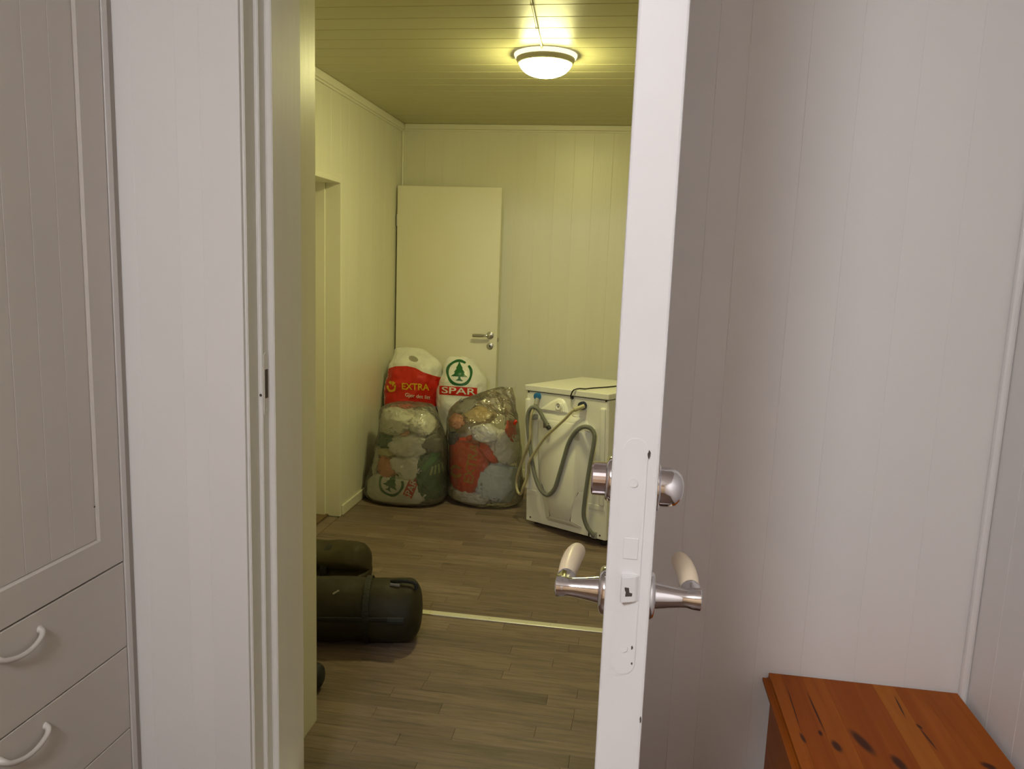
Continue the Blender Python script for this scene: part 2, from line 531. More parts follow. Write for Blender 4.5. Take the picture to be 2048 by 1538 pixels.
# head of the frame
hd = bx(bx(bx(box(-0.841, 0.045, 1.608, 1.655, FZ - 0.008, FZ, 0.001), -0.841, 0.045, 1.655, 1.687, FZ - 0.017, FZ, 0.001), -0.841, 0.045, 1.687, 1.84, FZ - 0.032, FZ, 0.001), -0.841, 0.045, 1.6, 1.8, FZ, FZ + 0.002)
obj('head', hd, M_FRAME, fr)
obj('sill', box(-0.8165, 0.0205, 1.60, 1.805, 0.0, ZB + 0.004, 0.004), M_FRAME, fr)
# strike plate let into the latch jamb (faces +x)
def rounded_plate(w_, h_, t_, n=10):
    """outline in (a, b) rounded ends, extruded t_; a = width axis, b = height"""
    r = w_ / 2
    pts = []
    for i in range(n + 1):
        a = math.pi * i / n
        pts.append((r * math.cos(a), h_ / 2 - r + r * math.sin(a)))
    for i in range(n + 1):
        a = math.pi + math.pi * i / n
        pts.append((r * math.cos(a), -h_ / 2 + r + r * math.sin(a)))
    return pts

def extrude_pts(pts, mapf, t):
    bm = bmesh.new()
    a = [bm.verts.new(mapf(p, q, 0)) for p, q in pts]
    b = [bm.verts.new(mapf(p, q, t)) for p, q in pts]
    n = len(pts)
    bm.faces.new(a); bm.faces.new(b)
    for i in range(n):
        bm.faces.new((a[i], a[(i + 1) % n], b[(i + 1) % n], b[i]))
    return bm

sp = extrude_pts(rounded_plate(0.022, 0.150, 0.001), lambda p, q, t: Vector((-0.832 + t, 1.672 + p, 1.246 + q)), 0.0012)
spo = obj('strike_plate', sp, M_FRAME, left_jamb)
obj('latch_hole', box(-0.8315, -0.8302, 1.6655, 1.6795, 1.213, 1.281), M_SHADOWHOLE, left_jamb)
obj('paint_chip', shift(lathe([(0.0035, 0), (0.002, 0.0006)], 9, 'Y'), (-0.8365, 1.6544, 1.222)), M_CHIP, left_jamb)
for zz in (1.186, 1.308):
    obj('screw', shift(lathe([(0.0035, 0), (0.0035, 0.0008), (0.002, 0.0012)], 12, 'X'), (-0.831, 1.672, zz)), M_FRAME, left_jamb)

# ------------------------------------------------------------------ open bedroom door, seen edge on
LX0, LX1, LY0, LY1 = -0.008, 0.0365, 0.72, 1.600
dr = struct(empty('door_2', (0.0, 0.0, 0.0)))
leaf = obj('leaf', box(LX0, LX1, LY0, LY1, ZB + 0.012, ZB + 2.045, 0.0025, 2), M_LEAF, dr)
fp = extrude_pts(rounded_plate(0.0235, 0.240, 0.001), lambda p, q, t: Vector((0.0135 + p - 0.016 * q * 0, LY0 - t, 1.264 + q)), 0.0009)
es = [e for e in fp.edges if all(v.co.y < LY0 - 0.0005 for v in e.verts)]
bmesh.ops.bevel(fp, geom=es, offset=0.0005, segments=2, affect='EDGES')
face = obj('lock_faceplate', fp, M_LEAF, dr)
obj('deadbolt', box(0.0075, 0.0215, LY0 - 0.0018, LY0, 1.2645, 1.2855, 0.0004), M_LEAF, face)
# raised rim of the bolt opening
for zs in (1.340, 1.172):
    obj('screw', shift(lathe([(0.004, 0), (0.004, 0.0006), (0.0032, 0.0011)], 14, 'Y'), (0.0135, LY0 - 0.0019, zs)), M_LEAF, face)
# bevelled spring latch
lb = bmesh.new()
v = [lb.verts.new(c) for c in ((0.007, LY0, 1.2215), (0.0255, LY0, 1.2215), (0.0255, LY0, 1.2495), (0.007, LY0, 1.2495),
                               (0.0078, LY0 - 0.0105, 1.2225), (0.0215, LY0 - 0.004, 1.2225), (0.0215, LY0 - 0.004, 1.2485), (0.0078, LY0 - 0.0105, 1.2485))]
for f in ((0, 1, 2, 3), (4, 5, 6, 7), (0, 1, 5, 4), (1, 2, 6, 5), (2, 3, 7, 6), (3, 0, 4, 7)):
    lb.faces.new([v[i] for i in f])
bmesh.ops.bevel(lb, geom=lb.edges[:], offset=0.0007, segments=2, affect='EDGES')
latch = obj('latch', lb, M_LEAF, face)
wm_ = bmesh.new()
def lat_y(x):
    return LY0 - 0.0105 + (x - 0.0078) / (0.0215 - 0.0078) * 0.0065 - 0.00025
pts = [(0.0108, 1.2385), (0.0150, 1.2375), (0.0158, 1.2325), (0.0186, 1.2315), (0.0184, 1.2285), (0.0118, 1.2290), (0.0122, 1.2335), (0.0112, 1.2355)]
vs = [wm_.verts.new((x, lat_y(x), z)) for x, z in pts]
wm_.faces.new(vs)
r_ = bmesh.ops.extrude_face_region(wm_, geom=wm_.faces[:])
bmesh.ops.translate(wm_, verts=[q for q in r_['geom'] if isinstance(q, bmesh.types.BMVert)], vec=(0, 0.0006, 0))
obj('worn_mark', wm_, M_CHIP, latch)
# paint chips on the door edge
for (cx, cz, rx, rz, sd) in ((0.0262, 1.369, 0.0013, 0.0036, 1), (0.0218, 1.1735, 0.0009, 0.002, 2), (0.0225, 1.157, 0.0008, 0.0012, 3), (0.0345, 1.098, 0.0008, 0.003, 4)):
    pc = bmesh.new()
    random.seed(sd)
    ring = [(cx + rx * random.uniform(0.7, 1.3) * math.cos(a), cz + rz * random.uniform(0.7, 1.3) * math.sin(a)) for a in [2 * math.pi * i / 11 for i in range(11)]]
    a = [pc.verts.new((p, LY0 - 0.0013, q)) for p, q in ring]
    b = [pc.verts.new((p, LY0 + 0.001, q)) for p, q in ring]
    pc.faces.new(a); pc.faces.new(b)
    for i in range(11):
        pc.faces.new((a[i], a[(i + 1) % 11], b[(i + 1) % 11], b[i]))
    obj('paint_chip', pc, M_CHIP, leaf)
# lever handles
HY, HZ = 0.782, 1.203
for s in (-1, 1):
    fx = LX0 if s < 0 else LX1
    ro = shift(lathe([(0.0255, 0), (0.0255, s * 0.003), (0.0235, s * 0.006), (0.017, s * 0.0075)], 36, 'X'), (fx, HY, HZ))
    obj('rosette', ro, M_CHROME, dr, True)
    L_ = 0.052 if s < 0 else 0.054
    neck = lathe([(0.0155, 0.0), (0.0142, s * 0.008), (0.0118, s * 0.022), (0.0102, s * 0.034), (0.0098, s * 0.040), (0.0112, s * 0.046), (0.0118, s * L_), (0.0095, s * (L_ + 0.0015))], 32, 'X')
    ho = obj('handle_neck', shift(neck, (fx, HY, HZ)), M_CHROME, dr, True)
    ex = fx + s * (L_ - 0.008)
    col = tube([Vector((ex, HY + 0.002, HZ)), Vector((ex, HY + 0.010, HZ + 0.0005)), Vector((ex + s * -0.0003, HY + 0.019, HZ + 0.001)), Vector((ex - s * 0.0005, HY + 0.0215, HZ + 0.001))],
               lambda t: (0.0098, 0.0096, 0.0096, 0.0108)[min(3, int(round(t * 3)))], 24)
    obj('handle_collar', col, M_CHROME, ho, True)
    pts = spline([(ex - s * 0.0004, HY + 0.021, HZ + 0.001), (ex - s * 0.001, HY + 0.045, HZ + 0.0025), (ex - s * 0.003, HY + 0.075, HZ + 0.003), (ex - s * 0.006, HY + 0.102, HZ + 0.001), (ex - s * 0.008, HY + 0.112, HZ - 0.0008)], 8)
    def rr(t):
        base = 0.0092 + 0.0022 * math.sin(math.pi * min(1, t * 1.05))
        return base * (1 if t < 0.86 else math.sqrt(max(0.02, 1 - ((t - 0.86) / 0.14) ** 2)))
    obj('handle_grip', tube(pts, rr, 20), M_IVORY, ho, True)
# lock cylinder (hall side) and thumb turn dome (bedroom side)
CZ = 1.325
ob = obj('lock_escutcheon', shift(lathe([(0.024, 0), (0.024, -0.003), (0.021, -0.006)], 36, 'X'), (LX0, HY, CZ)), M_CHROME, dr, True)
obj('lock_cylinder', shift(lathe([(0.0175, 0), (0.0175, -0.017), (0.0165, -0.0185), (0.0130, -0.0190)], 32, 'X'), (LX0 - 0.002, HY, CZ)), mat('chrome_satin', (0.62, 0.55, 0.56), 0.16, metal=1.0), ob, False)
ob = obj('lock_escutcheon', shift(lathe([(0.026, 0), (0.026, 0.003), (0.023, 0.005)], 36, 'X'), (LX1, HY, CZ - 0.004)), M_CHROME, dr, True)
obj('thumb_turn', shift(lathe([(0.0205, 0), (0.0205, 0.012), (0.0185, 0.018), (0.0145, 0.0225), (0.008, 0.0255), (0.001, 0.0262)], 36, 'X'), (LX1 + 0.003, HY, CZ - 0.004)), M_CHROME, ob, True)
for zs in (0.42, 1.95):
    obj('hinge', shift(lathe([(0.006, -0.04), (0.007, -0.038), (0.007, 0.038), (0.006, 0.04)], 16), (LX1 + 0.009, 1.586, zs)), M_STEEL, dr, True)

# ------------------------------------------------------------------ door leaf standing open in the far corner
fd = struct(empty('door_3', (0, 0, 0)))
FDX0, FDX1, FDY = -1.652, -0.912, 5.325
fleaf = obj('leaf', box(FDX0, FDX1, FDY, FDY + 0.04, 0.02, 2.068, 0.002), M_FARDOOR, fd)
ro = obj('rosette', shift(lathe([(0.026, 0), (0.026, -0.004), (0.022, -0.007)], 30, 'Y'), (-0.962, FDY, 1.052)), M_STEEL, fd, True)
obj('handle_neck', tube([Vector((-0.962, FDY - 0.004, 1.052)), Vector((-0.962, FDY - 0.03, 1.052)), Vector((-0.963, FDY - 0.044, 1.052)), Vector((-0.972, FDY - 0.050, 1.052)), Vector((-1.000, FDY - 0.050, 1.052))], lambda t: 0.0095, 16), M_CHROME, ro, True)
obj('handle_grip', tube([Vector((-0.998, FDY - 0.050, 1.052)), Vector((-1.03, FDY - 0.050, 1.051)), Vector((-1.076, FDY - 0.048, 1.049)), Vector((-1.079, FDY - 0.048, 1.049))], lambda t: 0.0115 if 0.1 < t < 0.9 else 0.0095, 16), mat('handle_grey', (0.30, 0.27, 0.22), 0.45), ro, True)
ks = obj('keyhole_rosette', shift(lathe([(0.024, 0), (0.024, -0.004), (0.020, -0.006)], 30, 'Y'), (-0.961, FDY, 0.975)), M_STEEL, fd, True)
obj('keyhole', bx(shift(lathe([(0.0055, 0), (0.0055, -0.001)], 14, 'Y'), (-0.961, FDY - 0.0058, 0.979)), -0.9635, -0.9585, FDY - 0.0066, FDY - 0.0056, 0.966, 0.978), M_BLACK, ks)
obj('latch', box(FDX1, FDX1 + 0.010, FDY + 0.013, FDY + 0.028, 1.010, 1.032, 0.002), M_STEEL, fd)
obj('hinge', shift(lathe([(0.006, -0.04), (0.006, 0.04)], 14), (FDX0 - 0.003, FDY + 0.006, 1.83)), M_STEEL, fd, True)
obj('hinge', shift(lathe([(0.006, -0.04), (0.006, 0.04)], 14), (FDX0 - 0.003, FDY + 0.006, 0.30)), M_STEEL, fd, True)

# ------------------------------------------------------------------ ceiling lamps
def ceiling_lamp(loc, glass, label, hgt=0.062):
    t = empty('ceiling_lamp', loc)
    tag(t, label, 'lamp')
    obj('base_plate', lathe([(0.030, 0), (0.146, 0), (0.146, -0.003), (0.142, -0.013), (0.136, -0.017), (0.120, -0.017)], 56), M_OPAL, t, True)
    obj('ring', lathe([(0.120, -0.0175), (0.1355, -0.0175), (0.1355, -0.022), (0.128, -0.038), (0.1225, -0.041), (0.119, -0.037), (0.119, -0.018)], 56, cap=False), M_LAMPRING, t, True)
    prof = []
    R = 0.1205
    for i in range(9):
        a = math.pi / 2 * i / 8
        prof.append((max(0.0015, R * math.cos(a)), -0.036 - hgt * math.sin(a) ** 1.0))
    obj('glass_dome', lathe([(0.1175, -0.030)] + prof, 28, cap=True), glass, t, True)
    return t

ceiling_lamp((-0.451, 3.705, ZC), M_GLASS_H, 'lit round glass dome lamp on the boarded hall ceiling')
bl = ceiling_lamp(BED_LAMP_LOC, M_GLASS_B, 'lit round ceiling lamp in the bedroom above the viewer, outside the picture', 0.125)
bl.scale = (1.8, 1.8, 1.8)

# surface cable along the hall ceiling to the lamp
cb = tag(empty('ceiling_cable', (-0.452, 3.575, ZC)), 'thin white cable clipped to the ceiling, running to the hall lamp', 'cable')
pts = spline([(0.0, 0.0, -0.006), (0.004, -0.10, -0.005), (0.016, -0.35, -0.005), (0.030, -0.61, -0.005), (0.052, -1.1, -0.005), (0.08, -1.72, -0.005)], 6)
obj('cord', tube(pts, 0.0045, 8), M_LAMPWHITE, cb, True)
for (px, py) in ((0.0015, -0.035), (0.0135, -0.30), (0.0285, -0.58), (0.050, -1.05)):
    obj('clip', box(px - 0.006, px + 0.006, py - 0.004, py + 0.004, -0.011, 0.0, 0.002), M_LAMPWHITE, cb)

# ------------------------------------------------------------------ wardrobe on the left
wd = tag(empty('wardrobe', (-1.43, 0.94, ZB)), 'tall pale grey wardrobe with panelled doors over drawers, beside the doorway', 'wardrobe')
WO = Vector((-1.43, 0.94, ZB))
WF = -1.135
def wpart(name, bm, m, parent=wd, smooth=False):
    # geometry is given in world coordinates; parts hang on the wardrobe's base
    if parent is wd:
        shift(bm, -WO)
    else:
        shift(bm, -WO)
    return obj(name, bm, m, parent, smooth)
wpart('side_panel', box(-1.72, WF + 0.001, 1.560, 1.580, ZB, 2.37, 0.003), M_WARDEDGE)
wpart('side_panel', box(-1.72, WF + 0.001, 0.286, 0.306, ZB, 2.37, 0.003), M_WARDEDGE)
wpart('filler_strip', box(-1.72, -1.1390, 1.580, 1.599, ZB, 2.37, 0.001), mat('filler_brown_grey', (0.42, 0.375, 0.33), 0.6))
wpart('top_panel', box(-1.72, WF, 0.306, 1.560, 2.35, 2.37, 0.002), M_WARDEDGE)
wpart('back_panel', box(-1.725, -1.71, 0.29, 1.575, ZB, 2.36), M_WARD)
wpart('divider', box(-1.71, -1.160, 0.923, 0.943, ZB + 0.03, 2.35), M_WARD)
wpart('plinth', box(-1.71, -1.165, 0.306, 1.560, ZB, ZB + 0.03), M_WARD)
wpart('shadow_liner', box(-1.170, -1.158, 0.306, 1.560, ZB + 0.03, 2.35), M_GAP)  # dark sheet, paints the shade seen in the slits between doors and drawers
for (y0, y1) in ((0.935, 1.5575), (0.309, 0.932)):
    # door: stiles, rails and a sunk panel of narrow boards
    z0, z1 = 0.8265, 2.346
    d = wpart('door', box(-1.157, WF - 0.010, y0, y1, z0, z1), M_WARD)
    sw_ = 0.079
    fb = bmesh.new()
    def rect(x, i):
        return [fb.verts.new((x, yy_, zz_)) for yy_, zz_ in ((y0 + i[0], z0 + i[1]), (y1 - i[0], z0 + i[1]), (y1 - i[0], z1 - i[2]), (y0 + i[0], z1 - i[2]))]
    loops = [rect(WF - 0.012, (0, 0, 0)), rect(WF - 0.0012, (0, 0, 0)), rect(WF, (0.0012, 0.0012, 0.0012)), rect(WF, (sw_ - 0.005, 0.074, 0.085)), rect(WF - 0.004, (sw_ - 0.001, 0.078, 0.089)), rect(WF - 0.012, (sw_, 0.079, 0.090))]
    for la_, lb_ in zip(loops, loops[1:]):
        for q in range(4):
            fb.faces.new((la_[q], la_[(q + 1) % 4], lb_[(q + 1) % 4], lb_[q]))
    wpart('door_frame', fb, M_WARD, d)
    yy = y1 - sw_
    lo = y0 + sw_
    k = 0
    while yy > lo + 0.005:
        a = max(lo, yy - 0.068)
        me = board_mesh(yy - a, z1 - z0 - 0.169, 0.006, 0.0012, M_WARD)
        place('panel_board', me, d, Vector((WF - 0.012, (yy + a) / 2, (z0 + 0.079 + z1 - 0.09) / 2)) - WO, VY, VZ, VX)
        yy = a
    ym = 1.236 - (1.5575 - y1) if y1 > 1 else (y0 + y1) / 2
    for (a, b) in ((0.6145, 0.8225), (0.4045, 0.6115), (0.2005, 0.4015)):
        dw = wpart('drawer', box(-1.157, WF, y0, y1, a, b, 0.0018, 2), M_WARD)
        zt_ = b - 0.0385
        zt_ -= 0.008
        pts = spline([(WF - 0.002, ym + 0.058, zt_ + 0.008), (WF + 0.008, ym + 0.056, zt_ + 0.005), (WF + 0.013, ym + 0.044, zt_ - 0.004), (WF + 0.016, ym + 0.015, zt_ - 0.012), (WF + 0.016, ym - 0.015, zt_ - 0.012),
                      (WF + 0.013, ym - 0.044, zt_ - 0.004), (WF + 0.008, ym - 0.056, zt_ + 0.005), (WF - 0.002, ym - 0.058, zt_ + 0.008)], 6)
        wpart('handle', tube(pts, lambda t: 0.0050 + 0.0032 * (abs(t - 0.5) * 2) ** 3, 12), M_WARDFRONT, dw, True)
wpart('screw_hole', shift(lathe([(0.0022, 0), (0.0022, 0.0006)], 10, 'X'), (WF, 1.469, 0.985)), M_CHIP)

# ------------------------------------------------------------------ pine bedside chest
def pine(name, base, light, knots=()):
    m = bpy.data.materials.new(name)
    m.use_nodes = True
    nt = m.node_tree
    N, L = nt.nodes, nt.links
    b = N['Principled BSDF']
    b.inputs['Roughness'].default_value = 0.45
    b.inputs['Specular IOR Level'].default_value = 0.12
    tc = N.new('ShaderNodeTexCoord')
    mp = N.new('ShaderNodeMapping')
    mp.inputs['Scale'].default_value = (42, 2.2, 42)
    L.new(tc.outputs['Object'], mp.inputs['Vector'])
    n = N.new('ShaderNodeTexNoise')
    n.inputs['Scale'].default_value = 1.0
    n.inputs['Detail'].default_value = 5
    n.inputs['Distortion'].default_value = 0.6
    L.new(mp.outputs[0], n.inputs['Vector'])
    r = N.new('ShaderNodeValToRGB')
    r.color_ramp.elements[0].position = 0.3
    r.color_ramp.elements[0].color = (*base, 1)
    r.color_ramp.elements[1].position = 0.72
    r.color_ramp.elements[1].color = (*light, 1)
    L.new(n.outputs['Fac'], r.inputs[0])
    cur = r.outputs[0]
    for (kx, ky, rx, ry, s) in knots:
        mk = N.new('ShaderNodeMapping')
        mk.vector_type = 'TEXTURE'
        mk.inputs['Location'].default_value = (kx, ky, 0)
        mk.inputs['Rotation'].default_value = (0, 0, s)
        mk.inputs['Scale'].default_value = (rx, ry, 1000)
        L.new(tc.outputs['Object'], mk.inputs['Vector'])
        ln = N.new('ShaderNodeVectorMath')
        ln.operation = 'LENGTH'
        L.new(mk.outputs[0], ln.inputs[0])
        mr = N.new('ShaderNodeMapRange')
        mr.inputs['From Min'].default_value = 0.55
        mr.inputs['From Max'].default_value = 1.5
        mr.inputs['To Min'].default_value = 0.92
        mr.inputs['To Max'].default_value = 0.0
        mr.interpolation_type = 'SMOOTHSTEP'
        L.new(ln.outputs['Value'], mr.inputs['Value'])
        mx = N.new('ShaderNodeMix')
        mx.data_type = 'RGBA'
        L.new(mr.outputs[0], mx.inputs[0])
        L.new(cur, mx.inputs[6])
        mx.inputs[7].default_value = (0.045, 0.014, 0.008, 1)
        cur = mx.outputs[2]
    L.new(cur, b.inputs['Base Color'])
    return m
CO = Vector((0.524, 1.40, ZB))
ch = tag(empty('bedside_chest', CO), 'small orange-stained knotty pine chest in the corner behind the open door', 'chest')
PK = [(0.360, 1.365, 0.004, 0.014, 0.1), (0.396, 1.388, 0.004, 0.008, 0), (0.416, 1.352, 0.0085, 0.016, 0.15), (0.466, 1.375, 0.0115, 0.034, 0.28), (0.513, 1.322, 0.011, 0.022, 0.2),
      (0.590, 1.450, 0.004, 0.008, 0.3), (0.592, 1.412, 0.0025, 0.03, 0.1), (0.669, 1.347, 0.010, 0.012, 0.9), (0.576, 1.515, 0.0022, 0.035, -0.06), (0.3635, 1.47, 0.0013, 0.07, -0.03), (0.404, 1.46, 0.0022, 0.06, 0.02)]
PK = [(a - CO.x, b - CO.y, c * 0.8, d, e) for a, b, c, d, e in PK]
PM = [pine('pine_a', (0.30, 0.068, 0.004), (0.40, 0.104, 0.008), PK), pine('pine_b', (0.36, 0.098, 0.007), (0.44, 0.140, 0.013), PK), pine('pine_c', (0.27, 0.055, 0.003), (0.36, 0.086, 0.006), PK)]
TZ0, TZ1 = 0.674, 0.704
edges = [0.326, 0.362, 0.405, 0.448, 0.546, 0.588, 0.640, 0.713]
for i, (a, b) in enumerate(zip(edges, edges[1:])):
    t = box(a + 0.0001, b - 0.0001, 1.215, 1.594, TZ0, TZ1, 0.0)
    if i == 0:
        es = [e for e in t.edges if all(abs(v.co.x - (a + 0.0001)) < 1e-5 for v in e.verts) and abs(e.verts[0].co.y - e.verts[1].co.y) > 0.1]
        bmesh.ops.bevel(t, geom=es, offset=0.012, segments=5, affect='EDGES')
    es = [e for e in t.edges if all(abs(v.co.y - 1.215) < 1e-4 and v.co.z > TZ1 - 0.001 for v in e.verts)]
    bmesh.ops.bevel(t, geom=es, offset=0.008, segments=3, affect='EDGES')
    obj('top_plank', shift(t, -CO), PM[(0, 2, 0, 2, 1, 0, 0)[i]], ch, False)
for (x0, x1) in ((0.345, 0.363), (0.697, 0.715)):
    obj('side_panel', shift(box(x0, x1, 1.245, 1.59, ZB + 0.04, TZ0, 0.002), -CO), PM[0], ch)
obj('back_panel', shift(box(0.363, 0.697, 1.578, 1.588, ZB + 0.04, TZ0), -CO), PM[2], ch)
obj('base_plinth', shift(box(0.340, 0.720, 1.24, 1.592, ZB, ZB + 0.05, 0.004), -CO), PM[0], ch)
for (z0, z1) in ((ZB + 0.06, ZB + 0.205), (ZB + 0.215, ZB + 0.36), (ZB + 0.37, TZ0 - 0.01)):
    dw = obj('drawer', shift(box(0.366, 0.694, 1.238, 1.56, z0, z1, 0.003), -CO), PM[1], ch)
    obj('knob', shift(lathe([(0.006, 0), (0.006, -0.010), (0.014, -0.018), (0.014, -0.024), (0.008, -0.029)], 20, 'Y'), Vector((0.53, 1.238, (z0 + z1) / 2)) - CO), PM[0], dw, True)

# ------------------------------------------------------------------ washing machine, back turned to the door
wmr = tag(empty('washing_machine', (-0.549, 4.462, 0.0)), 'white washing machine standing askew in the hall, its back and hoses showing', 'washing machine')
e_ = Vector((0.835, -0.550, 0.0)).normalized()
dpt = Vector((0.550, 0.835, 0.0)).normalized()
R = Matrix((e_, dpt, VZ)).transposed()
tilt = Matrix.Rotation(math.radians(-2.4), 3, 'Y')
wmr.matrix_world = Matrix.Translation((-0.548, 4.460, 0.003)) @ (R @ tilt).to_4x4()
WMW = 0.592
def wmp(name, bm, m, parent=wmr, smooth=False):
    return obj(name, bm, m, parent, smooth)
wmp('body', box(0, WMW, 0.0, 0.54, 0.018, 0.808, 0.006, 3), M_WM)
bk = wmp('back_plate', box(0.006, WMW - 0.006, -0.004, 0.002, 0.020, 0.800, 0.0015), M_WMBACK)
lid = wmp('top_lid', box(-0.006, WMW + 0.006, -0.012, 0.55, 0.812, 0.846, 0.005, 3), M_WM)
wmp('lid_gap_shadow', box(0.004, WMW - 0.004, 0.002, 0.53, 0.806, 0.813), M_GAP)  # dark slab standing in for the shade in the slit below the lid
for fx in (0.05, WMW - 0.05):
    for fy in (0.05, 0.49):
        zl = 0.018
        wmp('foot', shift(lathe([(0.018, -0.003 - (0.024 if fx > 0.3 else 0.0)), (0.022, 0.001), (0.012, 0.004), (0.012, 0.02)], 18), (fx, fy, 0)), M_BLACK)

def raised(outer, inner, d0, d1, bev=0.006):
    """raised pressing on the back plate: outlines in (u, z); d0 -> d1 outward"""
    bm = bmesh.new()
    a = [bm.verts.new((u, -d0, z)) for u, z in outer]
    b = [bm.verts.new((u, -d1, z)) for u, z in inner]
    n = len(outer)
    bm.faces.new(b)
    bm.faces.new(a)
    for i in range(n):
        bm.faces.new((a[i], a[(i + 1) % n], b[(i + 1) % n], b[i]))
    es = [e for e in bm.edges if any(v.co.y < -d1 + 1e-5 for v in e.verts)]
    bmesh.ops.bevel(bm, geom=es, offset=bev, segments=3, affect='EDGES')
    return bm

# broad pressing behind the drum
wmp('pressing', raised([(0.112, 0.705), (0.44, 0.705), (0.475, 0.64), (0.475, 0.27), (0.445, 0.14), (0.43, 0.05), (0.16, 0.05), (0.145, 0.14), (0.10, 0.27), (0.085, 0.64)],
                       [(0.150, 0.665), (0.41, 0.665), (0.430, 0.62), (0.425, 0.28), (0.375, 0.20), (0.365, 0.09), (0.225, 0.09), (0.215, 0.20), (0.155, 0.28), (0.135, 0.62)], 0.003, 0.046, 0.008), M_WMBACK, bk, True)
# boss around the transport bolt
wmp('pressing', raised([(0.10, 0.705), (0.19, 0.765), (0.245, 0.79), (0.285, 0.785), (0.31, 0.75), (0.325, 0.705)], [(0.14, 0.712), (0.205, 0.755), (0.248, 0.778), (0.278, 0.774), (0.295, 0.748), (0.303, 0.712)], 0.003, 0.024, 0.005), M_WMBACK, bk, True)
bo = wmp('transit_bolt_socket', shift(lathe([(0.022, 0), (0.024, -0.004), (0.020, -0.009), (0.013, -0.008), (0.010, -0.004)], 28, 'Y'), (0.262, -0.022, 0.745)), M_WMBACK, bk, True)
wmp('bolt_hole', shift(lathe([(0.004, 0), (0.004, -0.002)], 12, 'Y'), (0.262, -0.028, 0.742)), M_BLACK, bo)
# vertical corner ribs
for (u, z0, z1) in ((0.018, 0.215, 0.765), (0.562, 0.215, 0.765)):
    wmp('corner_rib', box(u - 0.017, u + 0.017, -0.020, 0.0, z0, z1, 0.010, 4), M_WM, bk, True)
for (u0, u1) in ((0.015, 0.09), (0.47, 0.58)):
    wmp('side_ledge', box(u0, u1, -0.008, 0.0, 0.185, 0.215, 0.004, 2), M_WMBACK, bk)
for (u, z) in ((0.039, 0.042), (0.552, 0.042), (0.016, 0.803), (0.575, 0.803)):
    wmp('screw', shift(lathe([(0.0055, 0), (0.0055, -0.002), (0.003, -0.003)], 12, 'Y'), (u, -0.003 if z < 0.5 else -0.001, z)), mat('dark_screw', (0.07, 0.06, 0.05), 0.4, metal=0.8), bk)
wmp('sticker', box(0.100, 0.116, -0.0055, -0.004, 0.605, 0.660), M_STICK, bk)
wmp('sticker', box(0.168, 0.212, -0.0470, -0.0440, 0.612, 0.645), mat('sticker_brown', (0.16, 0.14, 0.10), 0.5), bk)
wmp('sticker', box(0.395, 0.428, -0.0475, -0.0445, 0.570, 0.620), mat('sticker_pale', (0.66, 0.64, 0.55), 0.5), bk)
# water inlets
iv = wmp('inlet_valve', shift(lathe([(0.020, 0), (0.022, -0.012), (0.020, -0.024), (0.013, -0.026)], 20, 'Y'), (0.095, -0.002, 0.785)), M_BLUE, wmr, True)
iv2 = wmp('inlet_valve', shift(lathe([(0.023, 0), (0.024, -0.016), (0.021, -0.030), (0.012, -0.034)], 20, 'Y'), (0.425, -0.002, 0.765)), M_NAVY, wmr, True)
iv2['label'] = 'navy blue water inlet'
iv['label'] = 'bright blue water inlet'
D1 = -0.060
def uz(l, d=D1, du=0.0, tl=0.042):
    # measured in the untilted back plane -> tilted machine coordinates
    out = []
    for q in l:
        u, z = q[0], q[1]
        dd = q[2] if len(q) > 2 else d
        out.append((u + tl * z + du, dd, z - 0.0 * u))
    return out
drain = uz([(0.165, 0.628), (0.126, 0.675), (0.088, 0.718), (0.045, 0.726), (0.014, 0.690), (0.011, 0.626), (0.032, 0.514), (0.058, 0.402), (0.087, 0.315), (0.130, 0.247), (0.185, 0.224), (0.235, 0.272), (0.267, 0.369), (0.294, 0.464),
            (0.321, 0.551), (0.362, 0.618), (0.413, 0.655), (0.462, 0.656), (0.492, 0.628), (0.494, 0.575), (0.480, 0.480), (0.462, 0.351, -0.058), (0.448, 0.237, -0.054), (0.441, 0.150, -0.046), (0.459, 0.086, -0.034), (0.485, 0.048, -0.02), (0.490, 0.030, -0.006)], du=0.022)
wmp('drain_hose', tube(spline(drain, 22), 0.0118, 12, ripple=0.0007), M_HOSE, wmr, True)
wmp('hose_end', tube([Vector(drain[0]) + Vector((0.002, 0, -0.003)), Vector(drain[0]) + Vector((0.012, 0, -0.014))], 0.0128, 14), M_BLACK, wmr)
inlet = uz([(0.396, 0.762, -0.036), (0.363, 0.742, -0.072), (0.313, 0.690, -0.076), (0.243, 0.627, -0.076), (0.171, 0.562, -0.076), (0.108, 0.474, -0.078), (0.063, 0.396, -0.080), (0.042, 0.321, -0.06), (0.016, 0.237, -0.069), (-0.022, 0.185, -0.045),
            (-0.058, 0.190, -0.03), (-0.081, 0.231, -0.02), (-0.064, 0.299, -0.03), (-0.017, 0.395, -0.045), (0.038, 0.484, -0.069), (0.058, 0.550, -0.074), (0.056, 0.618, -0.074), (0.062, 0.690, -0.072), (0.066, 0.740, -0.045), (0.062, 0.775, -0.026)], du=0.010)
wmp('inlet_hose', tube(spline(inlet, 10), lambda t: 0.0078, 10), M_HOSE2, wmr, True)
wmp('hose_nut', tube([Vector(inlet[0]) + Vector((0.008, 0.01, 0.005)), Vector(inlet[1]) + Vector((0.006, 0, 0.004))], 0.0125, 12), M_HOSE2, wmr, True)
wmp('hose_nut', tube([Vector(inlet[-2]), Vector(inlet[-1])], 0.0115, 12), M_STICK, wmr, True)
wmp('hose_clip', box(0.046, 0.094, -0.056, -0.002, 0.650, 0.676, 0.004), mat('clip_grey', (0.30, 0.30, 0.30), 0.5), wmr)
wmp('hose_clip', box(0.455, 0.505, -0.034, -0.002, 0.628, 0.644, 0.003), M_WM, wmr)
